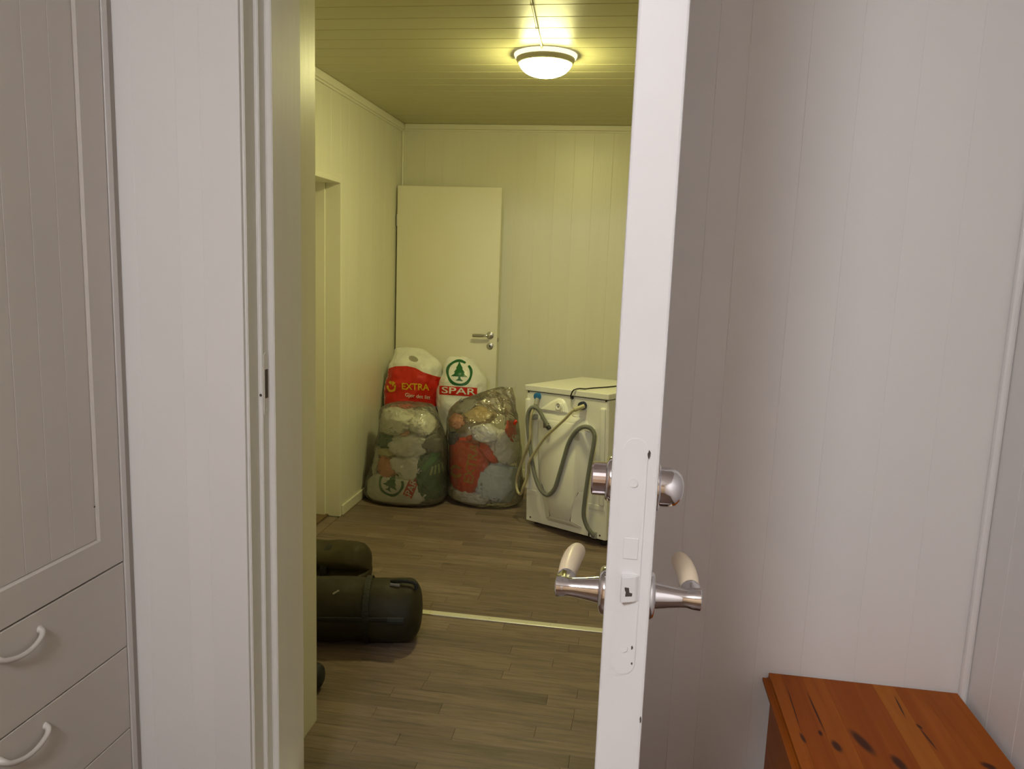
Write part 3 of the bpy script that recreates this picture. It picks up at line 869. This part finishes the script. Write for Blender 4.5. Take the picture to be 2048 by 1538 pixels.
wmp('drain_outlet', box(0.498, 0.532, -0.014, 0.0, 0.018, 0.058, 0.004), M_STICK, wmr)
wmp('outlet_slot', box(0.472, 0.482, -0.006, -0.001, 0.022, 0.044), M_BLACK, wmr)
cord = [(0.344, -0.006, 0.803), (0.348, -0.024, 0.812), (0.366, -0.024, 0.846), (0.384, 0.004, 0.855), (0.390, 0.06, 0.8495), (0.400, 0.12, 0.8495), (0.430, 0.20, 0.8495), (0.445, 0.29, 0.8495), (0.43, 0.38, 0.8495), (0.44, 0.46, 0.8495), (0.50, 0.52, 0.8495)]
wmp('power_cord', tube(spline(cord, 8), 0.0038, 8), M_BLACK, wmr, True)
wmp('cord_gland', shift(lathe([(0.010, 0), (0.008, -0.01)], 14, 'Y'), (0.344, -0.002, 0.800)), M_BLACK, wmr, True)
loop = [(0.345, -0.01, 0.800), (0.352, -0.024, 0.770), (0.372, -0.028, 0.745), (0.398, -0.026, 0.750), (0.410, -0.02, 0.775)]
wmp('thin_wire', tube(spline(loop, 8), 0.0022, 6), M_STICK, wmr, True)

# ------------------------------------------------------------------ rubbish sacks of shopping bags
def film(name, tint, haze, rough=0.09, bump=0.5):
    m = bpy.data.materials.new(name)
    m.use_nodes = True
    nt = m.node_tree
    N, L = nt.nodes, nt.links
    for n in list(N):
        N.remove(n)
    out = N.new('ShaderNodeOutputMaterial')
    tr = N.new('ShaderNodeBsdfTransparent')
    tr.inputs[0].default_value = (0.99, 0.985, 0.97, 1)
    df_ = N.new('ShaderNodeBsdfDiffuse')
    df_.inputs[0].default_value = (*tint, 1)
    tl = N.new('ShaderNodeBsdfTranslucent')
    tl.inputs[0].default_value = (*tint, 1)
    gl = N.new('ShaderNodeBsdfGlossy')
    gl.inputs['Roughness'].default_value = rough
    tc = N.new('ShaderNodeTexCoord')
    n1 = N.new('ShaderNodeTexNoise')
    n1.inputs['Scale'].default_value = 13
    n1.inputs['Detail'].default_value = 3
    n1.inputs['Distortion'].default_value = 1.2
    L.new(tc.outputs['Object'], n1.inputs['Vector'])
    bp = N.new('ShaderNodeBump')
    bp.inputs['Strength'].default_value = bump
    bp.inputs['Distance'].default_value = 0.03
    L.new(n1.outputs['Fac'], bp.inputs['Height'])
    for s in (df_, tl, gl):
        L.new(bp.outputs[0], s.inputs['Normal'])
    m1 = N.new('ShaderNodeMixShader'); m1.inputs[0].default_value = 0.4
    L.new(df_.outputs[0], m1.inputs[1]); L.new(tl.outputs[0], m1.inputs[2])
    m2 = N.new('ShaderNodeMixShader'); m2.inputs[0].default_value = haze
    L.new(tr.outputs[0], m2.inputs[1]); L.new(m1.outputs[0], m2.inputs[2])
    fr_ = N.new('ShaderNodeFresnel'); fr_.inputs[0].default_value = 1.5
    L.new(bp.outputs[0], fr_.inputs['Normal'])
    m3 = N.new('ShaderNodeMixShader')
    hf = N.new('ShaderNodeMath'); hf.operation = 'MULTIPLY'; hf.inputs[1].default_value = 0.85
    L.new(fr_.outputs[0], hf.inputs[0])
    L.new(hf.outputs[0], m3.inputs[0])
    L.new(m2.outputs[0], m3.inputs[1]); L.new(gl.outputs[0], m3.inputs[2])
    L.new(m3.outputs[0], out.inputs[0])
    return m

def plastic(name, col, rough=0.32, bump=0.5, trans=0.0):
    m = mat(name, col, rough, var=0.10, vscale=9, bump=bump, bscale=34)
    return m
P_WHITE = plastic('bag_white', (0.82, 0.81, 0.78))
P_WHITE2 = plastic('bag_milky', (0.74, 0.72, 0.66))
P_BLUEW = plastic('bag_bluish', (0.66, 0.74, 0.78))
P_RED = plastic('bag_red', (0.68, 0.045, 0.015))
P_PINK = plastic('bag_pinkish', (0.72, 0.30, 0.20))
P_GREEN = plastic('bag_green', (0.05, 0.26, 0.09))
P_DGREEN = plastic('bag_dark_green', (0.04, 0.13, 0.06))
P_DGREY = plastic('bag_dark_grey', (0.26, 0.25, 0.24))
P_BROWN = plastic('bag_tan', (0.40, 0.29, 0.15))
P_YEL = plastic('bag_pale_yellow', (0.66, 0.60, 0.36))
P_BLUE = plastic('bag_navy', (0.07, 0.09, 0.22))
I_RED = mat('ink_red', (0.60, 0.018, 0.008), 0.4)
I_GREEN = mat('ink_green', (0.010, 0.12, 0.035), 0.4)
I_WHITE = mat('ink_white', (0.80, 0.78, 0.74), 0.4)
I_YEL = mat('ink_yellow', (0.75, 0.45, 0.02), 0.4)
I_LIME = mat('ink_lime', (0.42, 0.52, 0.25), 0.4)

def sack_bm(levels, seed, amp=0.012, pw=0.85, seg=80, rings=46):
    """closed sack through (z, cx, cy, rx, ry) levels"""
    bm = bmesh.new()
    zs = [l[0] for l in levels]
    def at(t):
        # catmull-rom over the list of levels
        n = len(levels) - 1
        f = t * n
        i = min(int(f), n - 1)
        u = f - i
        p = [levels[max(0, min(n, i + k))] for k in (-1, 0, 1, 2)]
        return [0.5 * (2 * b + (c - a) * u + (2 * a - 5 * b + 4 * c - d) * u * u + (3 * b - a - 3 * c + d) * u ** 3) for a, b, c, d in zip(*p)]
    R_ = []
    off = Vector((seed * 3.7, seed * 1.3, seed * 2.1))
    for j in range(rings + 1):
        z, cx, cy, rx, ry = at(j / rings)
        ring = []
        for i in range(seg):
            a = 2 * math.pi * i / seg
            c, s = math.cos(a), math.sin(a)
            q = Vector((cx + rx * math.copysign(abs(c) ** pw, c), cy + ry * math.copysign(abs(s) ** pw, s), z))
            d = noise.noise(q * 7 + off) * amp * 1.3 + abs(noise.noise(q * 15 + off * 2)) * amp * 0.9 + noise.noise(q * 34 + off) * amp * 0.25
            k = min(1.0, j / 3, (rings - j) / 2 + 0.3)
            q += Vector((c, s, 0.25 * noise.noise(q * 9 - off))) * d * k
            if q.z < 0.002:
                q.z = 0.002
            ring.append(bm.verts.new(q))
        R_.append(ring)
    for a, b in zip(R_, R_[1:]):
        for i in range(seg):
            bm.faces.new((a[i], a[(i + 1) % seg], b[(i + 1) % seg], b[i]))
    for r in (R_[0], R_[-1]):
        c = Vector((0, 0, 0))
        for v_ in r:
            c += v_.co
        cv = bm.verts.new(c / len(r))
        for i in range(seg):
            bm.faces.new((r[i], r[(i + 1) % seg], cv))
    return bm

def level_at(levels, z):
    lv = sorted(levels)
    if z <= lv[0][0]:
        return lv[0][1:]
    for a, b in zip(lv, lv[1:]):
        if a[0] <= z <= b[0]:
            t = (z - a[0]) / max(1e-6, b[0] - a[0])
            return [p + (q - p) * t for p, q in zip(a[1:], b[1:])]
    return lv[-1][1:]

def crumple_bm(c, r, seed, amp=0.16, rot=0.0, levels=None, sub=5):
    """a knotted, crumpled bag: displaced sphere with creases, pressed flat where it meets the sack"""
    bm = bmesh.new()
    bmesh.ops.create_icosphere(bm, subdivisions=sub, radius=1.0)
    off = Vector((seed * 5.1, seed * 2.3, -seed * 1.7))
    rm = Matrix.Rotation(rot, 3, 'Y')
    for v_ in bm.verts:
        n = v_.co.normalized()
        w1 = Vector((noise.noise(n * 2 + off), noise.noise(n * 2 - off), noise.noise(n * 2 + off * 2)))
        q0 = n * 2.4 + w1 * 0.9 + off
        crease = 1 - 2 * abs(noise.noise(q0))
        crease2 = 1 - 2 * abs(noise.noise(q0 * 2.3 + off))
        d = 1 + amp * (1.1 * noise.noise(n * 1.3 + off) + 0.55 * crease + 0.30 * crease2 - 0.45 + 0.10 * noise.noise(n * 14 + off))
        q = rm @ Vector((n.x * d * r[0], n.y * d * r[1], n.z * d * r[2]))
        p = Vector(c) + q
        if levels:
            p.z = min(p.z, levels[-2][0] - 0.012)
            cx, cy, rx, ry = level_at(levels, p.z)
            k = ((abs(p.x - cx) / rx) ** 2.3 + (abs(p.y - cy) / ry) ** 2.3) ** (1 / 2.3)
            lim = 0.96
            if k > lim:
                f = (lim + 0.02 * (1 - math.exp(-(k - lim) * 6)) * crease) / k
                p.x = cx + (p.x - cx) * f
                p.y = cy + (p.y - cy) * f
        p.z = max(p.z, 0.006 + 0.003 * noise.noise(p * 20))
        v_.co = p
    return bm

def text_bm(body, size, bold=0.0, align='CENTER'):
    cu = bpy.data.curves.new('lettering', 'FONT')
    cu.body = body
    cu.size = size
    cu.align_x = align
    cu.align_y = 'CENTER'
    cu.offset = bold
    cu.resolution_u = 3
    o = bpy.data.objects.new('lettering', cu)
    C.objects.link(o)
    bpy.context.view_layer.update()
    me = bpy.data.meshes.new_from_object(o.evaluated_get(bpy.context.evaluated_depsgraph_get()))
    bpy.data.objects.remove(o)
    bpy.data.curves.remove(cu)
    bm = bmesh.new()
    bm.from_mesh(me)
    bpy.data.meshes.remove(me)
    return bm

def poly_bm(polys):
    bm = bmesh.new()
    for p in polys:
        bm.faces.new([bm.verts.new((x, y, 0)) for x, y in p])
    return bm

def ring_bm(r0, r1, a0, a1, n=44):
    bm = bmesh.new()
    pr = None
    for i in range(n + 1):
        a = a0 + (a1 - a0) * i / n
        k = 1 + 0.03 * math.sin(a * 5)
        q = (bm.verts.new((r0 * math.cos(a), r0 * math.sin(a), 0)), bm.verts.new((r1 * k * math.cos(a), r1 * k * math.sin(a), 0)))
        if pr:
            bm.faces.new((pr[0], pr[1], q[1], q[0]))
        pr = q
    return bm

def bvh_of(o):
    bm = bmesh.new()
    bm.from_mesh(o.data)
    t = BVHTree.FromBMesh(bm)
    bm.free()
    return t

def printed(name, flat, m, target, cx, cz, ang=0.0, lift=0.0018, maxlen=0.012, d=Vector((-0.25, 1, -0.16)), tree=None, sc=1.0):
    """lay a flat (u, v) outline on the bag's front, following its surface"""
    tree = tree or bvh_of(target)
    bmesh.ops.triangulate(flat, faces=flat.faces[:])
    for _ in range(5):
        es = [e for e in flat.edges if e.calc_length() * sc > maxlen]
        if not es:
            break
        bmesh.ops.subdivide_edges(flat, edges=es, cuts=1)
        bmesh.ops.triangulate(flat, faces=flat.faces[:])
    d = d.normalized()
    ca, sa = math.cos(ang), math.sin(ang)
    dead = []
    for v_ in flat.verts:
        u, w_ = v_.co.x * sc, v_.co.y * sc
        p = Vector((cx + ca * u - sa * w_, 4.7, cz + sa * u + ca * w_))
        hit, nr, _, _ = tree.ray_cast(p - d * 0.6, d)
        if hit is None or abs(nr.dot(d)) < 0.12:
            dead.append(v_)
        else:
            v_.co = hit - d * lift
    if dead:
        bmesh.ops.delete(flat, geom=dead, context='VERTS')
    bmesh.ops.recalc_face_normals(flat, faces=flat.faces[:])
    return obj(name, flat, m, target, True)

TREE_POLY = [[(-0.66, -0.30), (0.66, -0.30), (0.42, -0.12), (0.34, 0.05), (-0.34, 0.05), (-0.42, -0.12)],
             [(-0.44, 0.02), (0.44, 0.02), (0.26, 0.24), (0.20, 0.40), (-0.20, 0.40), (-0.26, 0.24)],
             [(-0.27, 0.36), (0.27, 0.36), (0.10, 0.66), (0.0, 0.90), (-0.10, 0.66)],
             [(-0.07, -0.31), (0.07, -0.31), (0.10, -0.48), (0.30, -0.62), (-0.30, -0.62), (-0.10, -0.48)]]
def fir_logo(target, cx, cz, r, ang=0.0, **k):
    tr = bvh_of(target)
    printed('printed_ring', ring_bm(0.84 * r, 1.04 * r, math.radians(58), math.radians(400)), I_GREEN, target, cx, cz, ang, tree=tr, **k)
    printed('printed_fir', poly_bm([[(x * r, y * r) for x, y in p] for p in TREE_POLY]), I_GREEN, target, cx, cz, ang, tree=tr, **k)
def name_plate(target, cx, cz, w_, h_, ang=0.0, **k):
    tr = bvh_of(target)
    printed('printed_panel', poly_bm([[(-w_ / 2, -h_ / 2), (w_ / 2, -h_ / 2), (w_ / 2, h_ / 2), (-w_ / 2, h_ / 2)]]), I_RED, target, cx, cz, ang, tree=tr, **k)
    t = text_bm('SPAR', h_ * 1.02, 0.012 * h_)
    xs = [v_.co.x for v_ in t.verts]
    s = w_ * 0.90 / (max(xs) - min(xs))
    for v_ in t.verts:
        v_.co.x *= s
    printed('printed_lettering', t, I_WHITE, target, cx, cz, ang, lift=0.0034, tree=tr, maxlen=0.012)

# tall bag at the back left: white with a red printed half
b1 = obj('printed_shopping_bag', sack_bm([(0.002, -1.44, 5.10, 0.15, 0.13), (0.05, -1.44, 5.10, 0.19, 0.155), (0.30, -1.45, 5.10, 0.185, 0.16), (0.56, -1.462, 5.10, 0.172, 0.160), (0.72, -1.448, 5.10, 0.180, 0.155),
                                          (0.80, -1.438, 5.11, 0.186, 0.145), (0.86, -1.440, 5.12, 0.178, 0.12), (0.91, -1.470, 5.13, 0.140, 0.085), (0.945, -1.492, 5.13, 0.105, 0.05), (0.957, -1.495, 5.13, 0.06, 0.02)], 3, 0.018), P_WHITE, None, True)
tag(b1, 'stuffed white and red shopping bag with yellow lettering, at the back left against the door', 'bag')
tr1 = bvh_of(b1)
RX, RZ = -1.40, 0.70
yref = 4.95
def rel(pts, cx, cz):
    return [(x - cx, z - cz) for x, z in pts]
dsh = lambda x, z: (x, z)
printed('printed_field', poly_bm([rel([(-1.66, 0.56), (-1.45, 0.555), (-1.35, 0.575), (-1.20, 0.585), (-1.20, 0.78), (-1.28, 0.795), (-1.34, 0.810), (-1.40, 0.838), (-1.458, 0.848), (-1.54, 0.842), (-1.66, 0.800)], RX, RZ)]), I_RED, b1, -1.335, 0.745, 0.0, tree=tr1)
t = text_bm('EXTRA', 0.062, 0.0012)
printed('printed_lettering', t, I_YEL, b1, -1.333, 0.752, 0.02, lift=0.0036, tree=tr1, maxlen=0.012)
t = text_bm('Gjør det litt', 0.036, 0.0002)
printed('printed_lettering', t, I_WHITE, b1, -1.315, 0.690, -0.06, lift=0.0036, tree=tr1, maxlen=0.010)
printed('printed_emblem', ring_bm(0.020, 0.034, math.radians(150), math.radians(380), 30), I_YEL, b1, -1.500, 0.742, 0.2, lift=0.0036, tree=tr1)
printed('printed_emblem', poly_bm([[(0.0, 0.0), (0.022, 0.028), (0.0, 0.040), (-0.006, 0.02)], [(-0.012, 0.012), (-0.004, 0.036), (-0.024, 0.040), (-0.03, 0.026)]]), I_YEL, b1, -1.492, 0.745, 0.0, lift=0.0036, tree=tr1)
printed('printed_badge', poly_bm([[(0.034 * math.cos(a), 0.019 * math.sin(a)) for a in [2 * math.pi * i / 20 for i in range(20)]]]), mat('ink_grey', (0.36, 0.33, 0.27), 0.5), b1, -1.35, 0.945, -0.3, tree=tr1)

# second bag behind: white with a green fir in a ring
b2 = obj('printed_shopping_bag', sack_bm([(0.002, -1.10, 5.12, 0.12, 0.11), (0.05, -1.10, 5.12, 0.145, 0.14), (0.40, -1.10, 5.12, 0.15, 0.15), (0.62, -1.112, 5.12, 0.168, 0.155), (0.74, -1.108, 5.12, 0.158, 0.15),
                                          (0.83, -1.115, 5.13, 0.128, 0.12), (0.885, -1.13, 5.14, 0.098, 0.075), (0.912, -1.14, 5.14, 0.062, 0.035)], 8, 0.016), P_WHITE, None, True)
tag(b2, 'stuffed white shopping bag with a green fir in a ring above red panel', 'bag')
fir_logo(b2, -1.030, 0.868, 0.088)
name_plate(b2, -1.034, 0.742, 0.262, 0.060)

# the two clear sacks
F_CLEAR = film('clear_film', (0.86, 0.83, 0.74), 0.13)
F_CLEAR2 = film('clear_film_tan', (0.80, 0.70, 0.54), 0.14)
LV1 = [(0.002, -1.37, 4.70, 0.20, 0.13), (0.030, -1.38, 4.705, 0.262, 0.175), (0.12, -1.375, 4.71, 0.262, 0.185), (0.28, -1.352, 4.715, 0.242, 0.185), (0.43, -1.345, 4.72, 0.222, 0.18),
       (0.54, -1.36, 4.725, 0.195, 0.165), (0.60, -1.37, 4.735, 0.175, 0.13), (0.632, -1.36, 4.75, 0.14, 0.08), (0.645, -1.35, 4.755, 0.09, 0.03)]
LV2 = [(0.002, -0.86, 4.80, 0.17, 0.12), (0.035, -0.865, 4.80, 0.235, 0.16), (0.14, -0.868, 4.80, 0.246, 0.175), (0.30, -0.878, 4.80, 0.24, 0.175), (0.44, -0.89, 4.80, 0.236, 0.172),
       (0.55, -0.905, 4.81, 0.230, 0.155), (0.61, -0.905, 4.82, 0.215, 0.12), (0.655, -0.885, 4.83, 0.190, 0.085), (0.70, -0.835, 4.83, 0.140, 0.05), (0.745, -0.785, 4.83, 0.08, 0.025), (0.768, -0.755, 4.83, 0.04, 0.010)]
s1 = obj('clear_sack', sack_bm(LV1, 5, 0.010), F_CLEAR, None, True)
tag(s1, 'clear plastic sack full of knotted bags standing against the left wall', 'sack')
s2 = obj('clear_sack', sack_bm(LV2, 11, 0.011), F_CLEAR2, None, True)
tag(s2, 'clear plastic sack with a gathered tan top standing beside the washing machine', 'sack')
# loose corner of film standing up at the top right of the second sack
fc = bmesh.new()
grid = []
for i in range(13):
    row_ = []
    for j in range(9):
        u, v2 = i / 12, j / 8
        x = -1.02 + 0.325 * u
        top = 0.640 + 0.150 * u ** 1.3 - 0.02 * math.sin(u * 9) * u
        z = 0.60 + (top - 0.60) * v2
        yv = 4.80 + 0.02 * math.sin(u * 11 + v2 * 2) + 0.02 * v2
        row_.append((x, yv, z))
    grid.append(row_)
fr0 = [[fc.verts.new(p) for p in r] for r in grid]
fr1 = [[fc.verts.new((p[0], p[1] + 0.004, p[2])) for p in r] for r in grid]
for i in range(12):
    for j in range(8):
        fc.faces.new((fr0[i][j], fr0[i + 1][j], fr0[i + 1][j + 1], fr0[i][j + 1]))
        fc.faces.new((fr1[i][j], fr1[i + 1][j], fr1[i + 1][j + 1], fr1[i][j + 1]))
obj('gathered_edge', fc, F_CLEAR2, s2, True)

def inner(c, r, seed, m, label, rot=0.0, amp=0.22):
    r = (r[0] * 1.12, r[1] * 1.25, r[2] * 1.12)
    c = (c[0], c[1] - 0.035, c[2])
    o = obj('plastic_bag', crumple_bm(c, r, seed, amp, rot, LV1 if c[0] < -1.12 else LV2), m, None, 'all')
    k = [(c[0], c[1], c[2] + r[2] * 0.8), (c[0] + 0.004, c[1] - 0.006, c[2] + r[2] * 1.02), (c[0] + 0.01, c[1] - 0.0, c[2] + r[2] * 1.06)]
    k = [(a, b_ + 0.03, z_ - 0.012) for a, b_, z_ in k]
    obj('knot', tube(spline(k, 4), lambda t: 0.009 + 0.008 * abs(t - 0.5), 8), m, o, True)
    tag(o, label, 'bag', 'knotted bags inside the clear sacks')
    return o

LB = 'inside the clear sack by the wall'
RB = 'inside the clear sack beside the washer'
la = inner((-1.415, 4.675, 0.105), (0.195, 0.135, 0.100), 1, P_WHITE, 'white bag with sideways fir logo lying lowest ' + LB, amp=0.12)
inner((-1.195, 4.69, 0.205), (0.075, 0.13, 0.150), 2, P_DGREEN, 'green lettered bag at the right edge ' + LB, -0.15)
gb = bpy.data.objects['plastic_bag.001']
inner((-1.320, 4.650, 0.262), (0.105, 0.085, 0.078), 3, P_WHITE, 'white crumpled bag just above the logo bag ' + LB, 0.2)
inner((-1.460, 4.665, 0.245), (0.070, 0.08, 0.070), 4, P_PINK, 'pinkish red bag left of centre ' + LB)
inner((-1.548, 4.70, 0.270), (0.045, 0.08, 0.085), 5, P_WHITE2, 'narrow milky bag at the left edge ' + LB)
inner((-1.335, 4.660, 0.395), (0.120, 0.095, 0.068), 6, P_WHITE, 'white round bag in the middle ' + LB, -0.1)
inner((-1.495, 4.685, 0.405), (0.060, 0.07, 0.045), 7, P_DGREEN, 'small dark green bag at the upper left ' + LB)
inner((-1.445, 4.71, 0.520), (0.110, 0.12, 0.072), 8, P_WHITE2, 'large milky bag at the top left ' + LB)
inner((-1.255, 4.72, 0.520), (0.080, 0.11, 0.062), 9, P_WHITE2, 'milky bag at the top right ' + LB)
inner((-1.205, 4.715, 0.400), (0.065, 0.1, 0.052), 10, P_DGREY, 'greyish bag at the right, above the green one, ' + LB)
inner((-1.470, 4.68, 0.335), (0.065, 0.07, 0.030), 11, P_YEL, 'small pale yellow bag left of the middle ' + LB)
inner((-1.365, 4.655, 0.470), (0.03, 0.03, 0.018), 23, P_PINK, 'tiny pink bag near the top ' + LB)

ra = inner((-0.975, 4.755, 0.262), (0.135, 0.11, 0.160), 12, P_RED, 'big red bag with sideways yellow lettering ' + RB, amp=0.12)
inner((-0.765, 4.74, 0.165), (0.125, 0.105, 0.115), 13, P_BLUEW, 'bluish white bag at the lower right ' + RB)
inner((-0.735, 4.775, 0.385), (0.095, 0.1, 0.095), 14, P_WHITE2, 'milky bag at the right edge ' + RB, 0.2)
inner((-0.865, 4.755, 0.485), (0.090, 0.09, 0.055), 15, P_WHITE, 'white bag above the big red one ' + RB, 0.3)
inner((-1.045, 4.79, 0.640), (0.075, 0.09, 0.040), 16, P_DGREY, 'dark grey bag at the top left ' + RB)
inner((-1.055, 4.765, 0.545), (0.050, 0.07, 0.045), 17, P_PINK, 'pale red bag below the dark grey one ' + RB)
inner((-0.910, 4.79, 0.590), (0.090, 0.09, 0.048), 18, P_BROWN, 'tan bag at the top ' + RB)
inner((-1.080, 4.765, 0.430), (0.042, 0.06, 0.035), 19, P_BLUE, 'small navy bag at the left edge ' + RB)
inner((-0.825, 4.695, 0.365), (0.026, 0.03, 0.070), 20, P_RED, 'narrow red bag leaning beside the big red one ' + RB, -0.75)
inner((-0.685, 4.77, 0.500), (0.020, 0.05, 0.062), 21, P_RED, 'thin red bag at the upper right edge ' + RB, -0.35)
inner((-0.960, 4.72, 0.060), (0.125, 0.085, 0.048), 22, P_WHITE2, 'flat milky bag at the very bottom ' + RB)
inner((-0.955, 4.70, 0.455), (0.018, 0.02, 0.014), 24, P_RED, 'tiny red bag at the centre ' + RB)

# prints on the bags inside
fir_logo(la, -1.472, 0.105, 0.080, math.radians(-22), d=Vector((-0.29, 1, -0.3)))
name_plate(la, -1.338, 0.098, 0.150, 0.062, math.radians(68), d=Vector((-0.29, 1, -0.3)))
t = text_bm('EXTRA', 0.085, 0.0015)
printed('printed_lettering', t, mat('ink_ochre', (0.50, 0.22, 0.01), 0.4), ra, -0.945, 0.285, math.radians(82), maxlen=0.012)
printed('printed_emblem', ring_bm(0.024, 0.042, math.radians(20), math.radians(320), 30), mat('ink_ochre', (0.50, 0.22, 0.01), 0.4), ra, -1.045, 0.225, 0.3)
trg = bvh_of(gb)
printed('printed_field', poly_bm([[(-0.07, -0.02), (0.0, 0.075), (0.05, 0.09), (0.05, 0.06), (-0.05, -0.045)]]), P_GREEN, gb, -1.20, 0.265, 0.0, tree=trg)
for i in range(4):
    printed('printed_stroke', poly_bm([[(-0.006, -0.03), (0.006, -0.03), (0.006, 0.03), (-0.006, 0.03)]]), I_LIME, gb, -1.205 + 0.024 * i, 0.225 + 0.008 * i, math.radians(-14 + 9 * i), lift=0.003, tree=trg)

# ------------------------------------------------------------------ sleeping-bag stuff sacks on the floor
def stuff_sack(name, p0, p1, r, seed, m, groove=0.0, amp=0.006, seg=56, rings=60, endr=0.35):
    """lying roll from p0 to p1 with rounded ends; local frame along the roll"""
    bm = bmesh.new()
    p0, p1 = Vector(p0), Vector(p1)
    ax = (p1 - p0)
    ln = ax.length
    ax.normalize()
    up = VZ
    sd = ax.cross(up).normalized()
    off = Vector((seed * 2.9, seed * 7.1, seed))
    R_ = []
    for j in range(rings + 1):
        t = j / rings
        # ease rings toward the ends
        t = 0.5 - 0.5 * math.cos(math.pi * t)
        x = t * ln
        e = r * endr
        k = 1.0
        if x < e:
            k = max(0.02, 1 - (1 - x / e) ** 2.6) ** (1 / 2.6)
        elif x > ln - e:
            k = max(0.02, 1 - (1 - (ln - x) / e) ** 2.6) ** (1 / 2.6)
        ring = []
        for i in range(seg):
            a = 2 * math.pi * i / seg
            d = sd * math.cos(a) + up * math.sin(a)
            q = p0 + ax * x + d * (r * k)
            f = noise.noise(q * 8 + off) * amp * 1.6 + noise.noise(Vector((x * 9, a * 1.2, seed))) * amp + abs(noise.noise(q * 22 + off)) * amp * 0.7
            if groove:
                for ga, gw in ((-0.25, 0.30),):
                    da = (a - math.pi - ga + math.pi) % (2 * math.pi) - math.pi
                    f -= groove * math.exp(-(da / gw) ** 2)
                    da = (a - 0.16 + math.pi) % (2 * math.pi) - math.pi
                    f -= groove * math.exp(-(da / 0.17) ** 2)
            q += d * f * min(1, k * 1.5)
            q.z = max(q.z, 0.002)
            ring.append(bm.verts.new(q))
        R_.append(ring)
    for a, b in zip(R_, R_[1:]):
        for i in range(seg):
            bm.faces.new((a[i], a[(i + 1) % seg], b[(i + 1) % seg], b[i]))
    bm.faces.new(R_[0])
    bm.faces.new(R_[-1])
    return obj(name, bm, m, None, True)

def strap_ring(parent, p0, p1, r, t, w_=0.024, m=M_STRAP):
    p0, p1 = Vector(p0), Vector(p1)
    ax = (p1 - p0).normalized()
    sd = ax.cross(VZ).normalized()
    c = p0.lerp(p1, t)
    bm = bmesh.new()
    R_ = []
    n = 48
    for i in range(n):
        a = 2 * math.pi * i / n
        d = sd * math.cos(a) + VZ * math.sin(a)
        ring = []
        for (du, dr_) in ((-w_ / 2, 0.001), (w_ / 2, 0.001), (w_ / 2, 0.005), (-w_ / 2, 0.005)):
            q = c + ax * du + d * (r + dr_)
            q.z = max(q.z, 0.001)
            ring.append(bm.verts.new(q))
        R_.append(ring)
    for i in range(n):
        a, b = R_[i], R_[(i + 1) % n]
        for k in range(4):
            bm.faces.new((a[k], a[(k + 1) % 4], b[(k + 1) % 4], b[k]))
    return obj('strap', bm, m, parent)

A0, A1, AR = (-1.40, 2.775, 0.128), (-0.772, 2.905, 0.128), 0.126
k1 = stuff_sack('stuff_sack', A0, A1, AR, 4, M_OLIVE, endr=0.55)
tag(k1, 'dark olive cylindrical stuff sack lying nearest the metal floor strip', 'stuff sack')
strap_ring(k1, A0, A1, AR + 0.004, 0.66)
strap_ring(k1, A0, A1, AR + 0.004, 0.25)
axv = (Vector(A1) - Vector(A0)).normalized()
sdv = Vector((axv.y, -axv.x, 0)).normalized()     # toward the viewer
def along(t, h, out):
    # point on the front of the roll: t along, h = angle above horizontal
    c = Vector(A0).lerp(Vector(A1), t)
    return c + (sdv * math.cos(h) + VZ * math.sin(h)) * (AR + out)
pts = [along(t, 0.12, 0.005) for t in [0.10 + 0.04 * i for i in range(20)]]
obj('strap', tube(pts, 0.010, 8, flat=0.35), M_STRAP, k1)
bk_ = tube([along(0.80, 0.10, 0.008), along(0.84, 0.10, 0.010), along(0.90, 0.10, 0.010)], 0.016, 8, flat=0.45)
obj('buckle', bk_, M_BLACK, k1)
obj('handle_loop', tube(spline([along(0.80, 1.45, 0.0), along(0.84, 1.35, 0.012), along(0.90, 1.3, 0.018), along(0.955, 1.25, 0.012), along(0.965, 1.15, -0.01)], 6), 0.008, 8, flat=0.5), M_STRAP, k1)
obj('tag', tube([along(0.80, 1.25, 0.006), along(0.86, 1.2, 0.007)], 0.006, 6, flat=0.4), mat('tag_grey', (0.20, 0.19, 0.18), 0.35), k1)
obj('tag', tube([along(0.455, 0.86, 0.007), along(0.49, 0.98, 0.007)], 0.0045, 6, flat=0.5), mat('tag_pale', (0.34, 0.30, 0.24), 0.5), k1)

B0, B1, BR = (-1.63, 3.26, 0.118), (-1.125, 3.285, 0.118), 0.116
k2 = stuff_sack('stuff_sack', B0, B1, BR, 9, M_OLIVE2, groove=0.045, amp=0.008, endr=0.7)
tag(k2, 'brownish olive stuff sack with a deep fold, behind the nearer one', 'stuff sack')
strap_ring(k2, B0, B1, BR - 0.012, 0.62, 0.03)
k3 = stuff_sack('rolled_pouch', (-1.30, 2.43, 0.052), (-1.012, 2.45, 0.052), 0.050, 6, M_BLACKCLOTH, amp=0.003, endr=0.9, seg=32, rings=30)
tag(k3, 'black rounded pouch on the floor peeping out behind the door frame', 'pouch')
strap_ring(k3, (-1.30, 2.43, 0.052), (-1.012, 2.45, 0.052), 0.050, 0.5, 0.02)
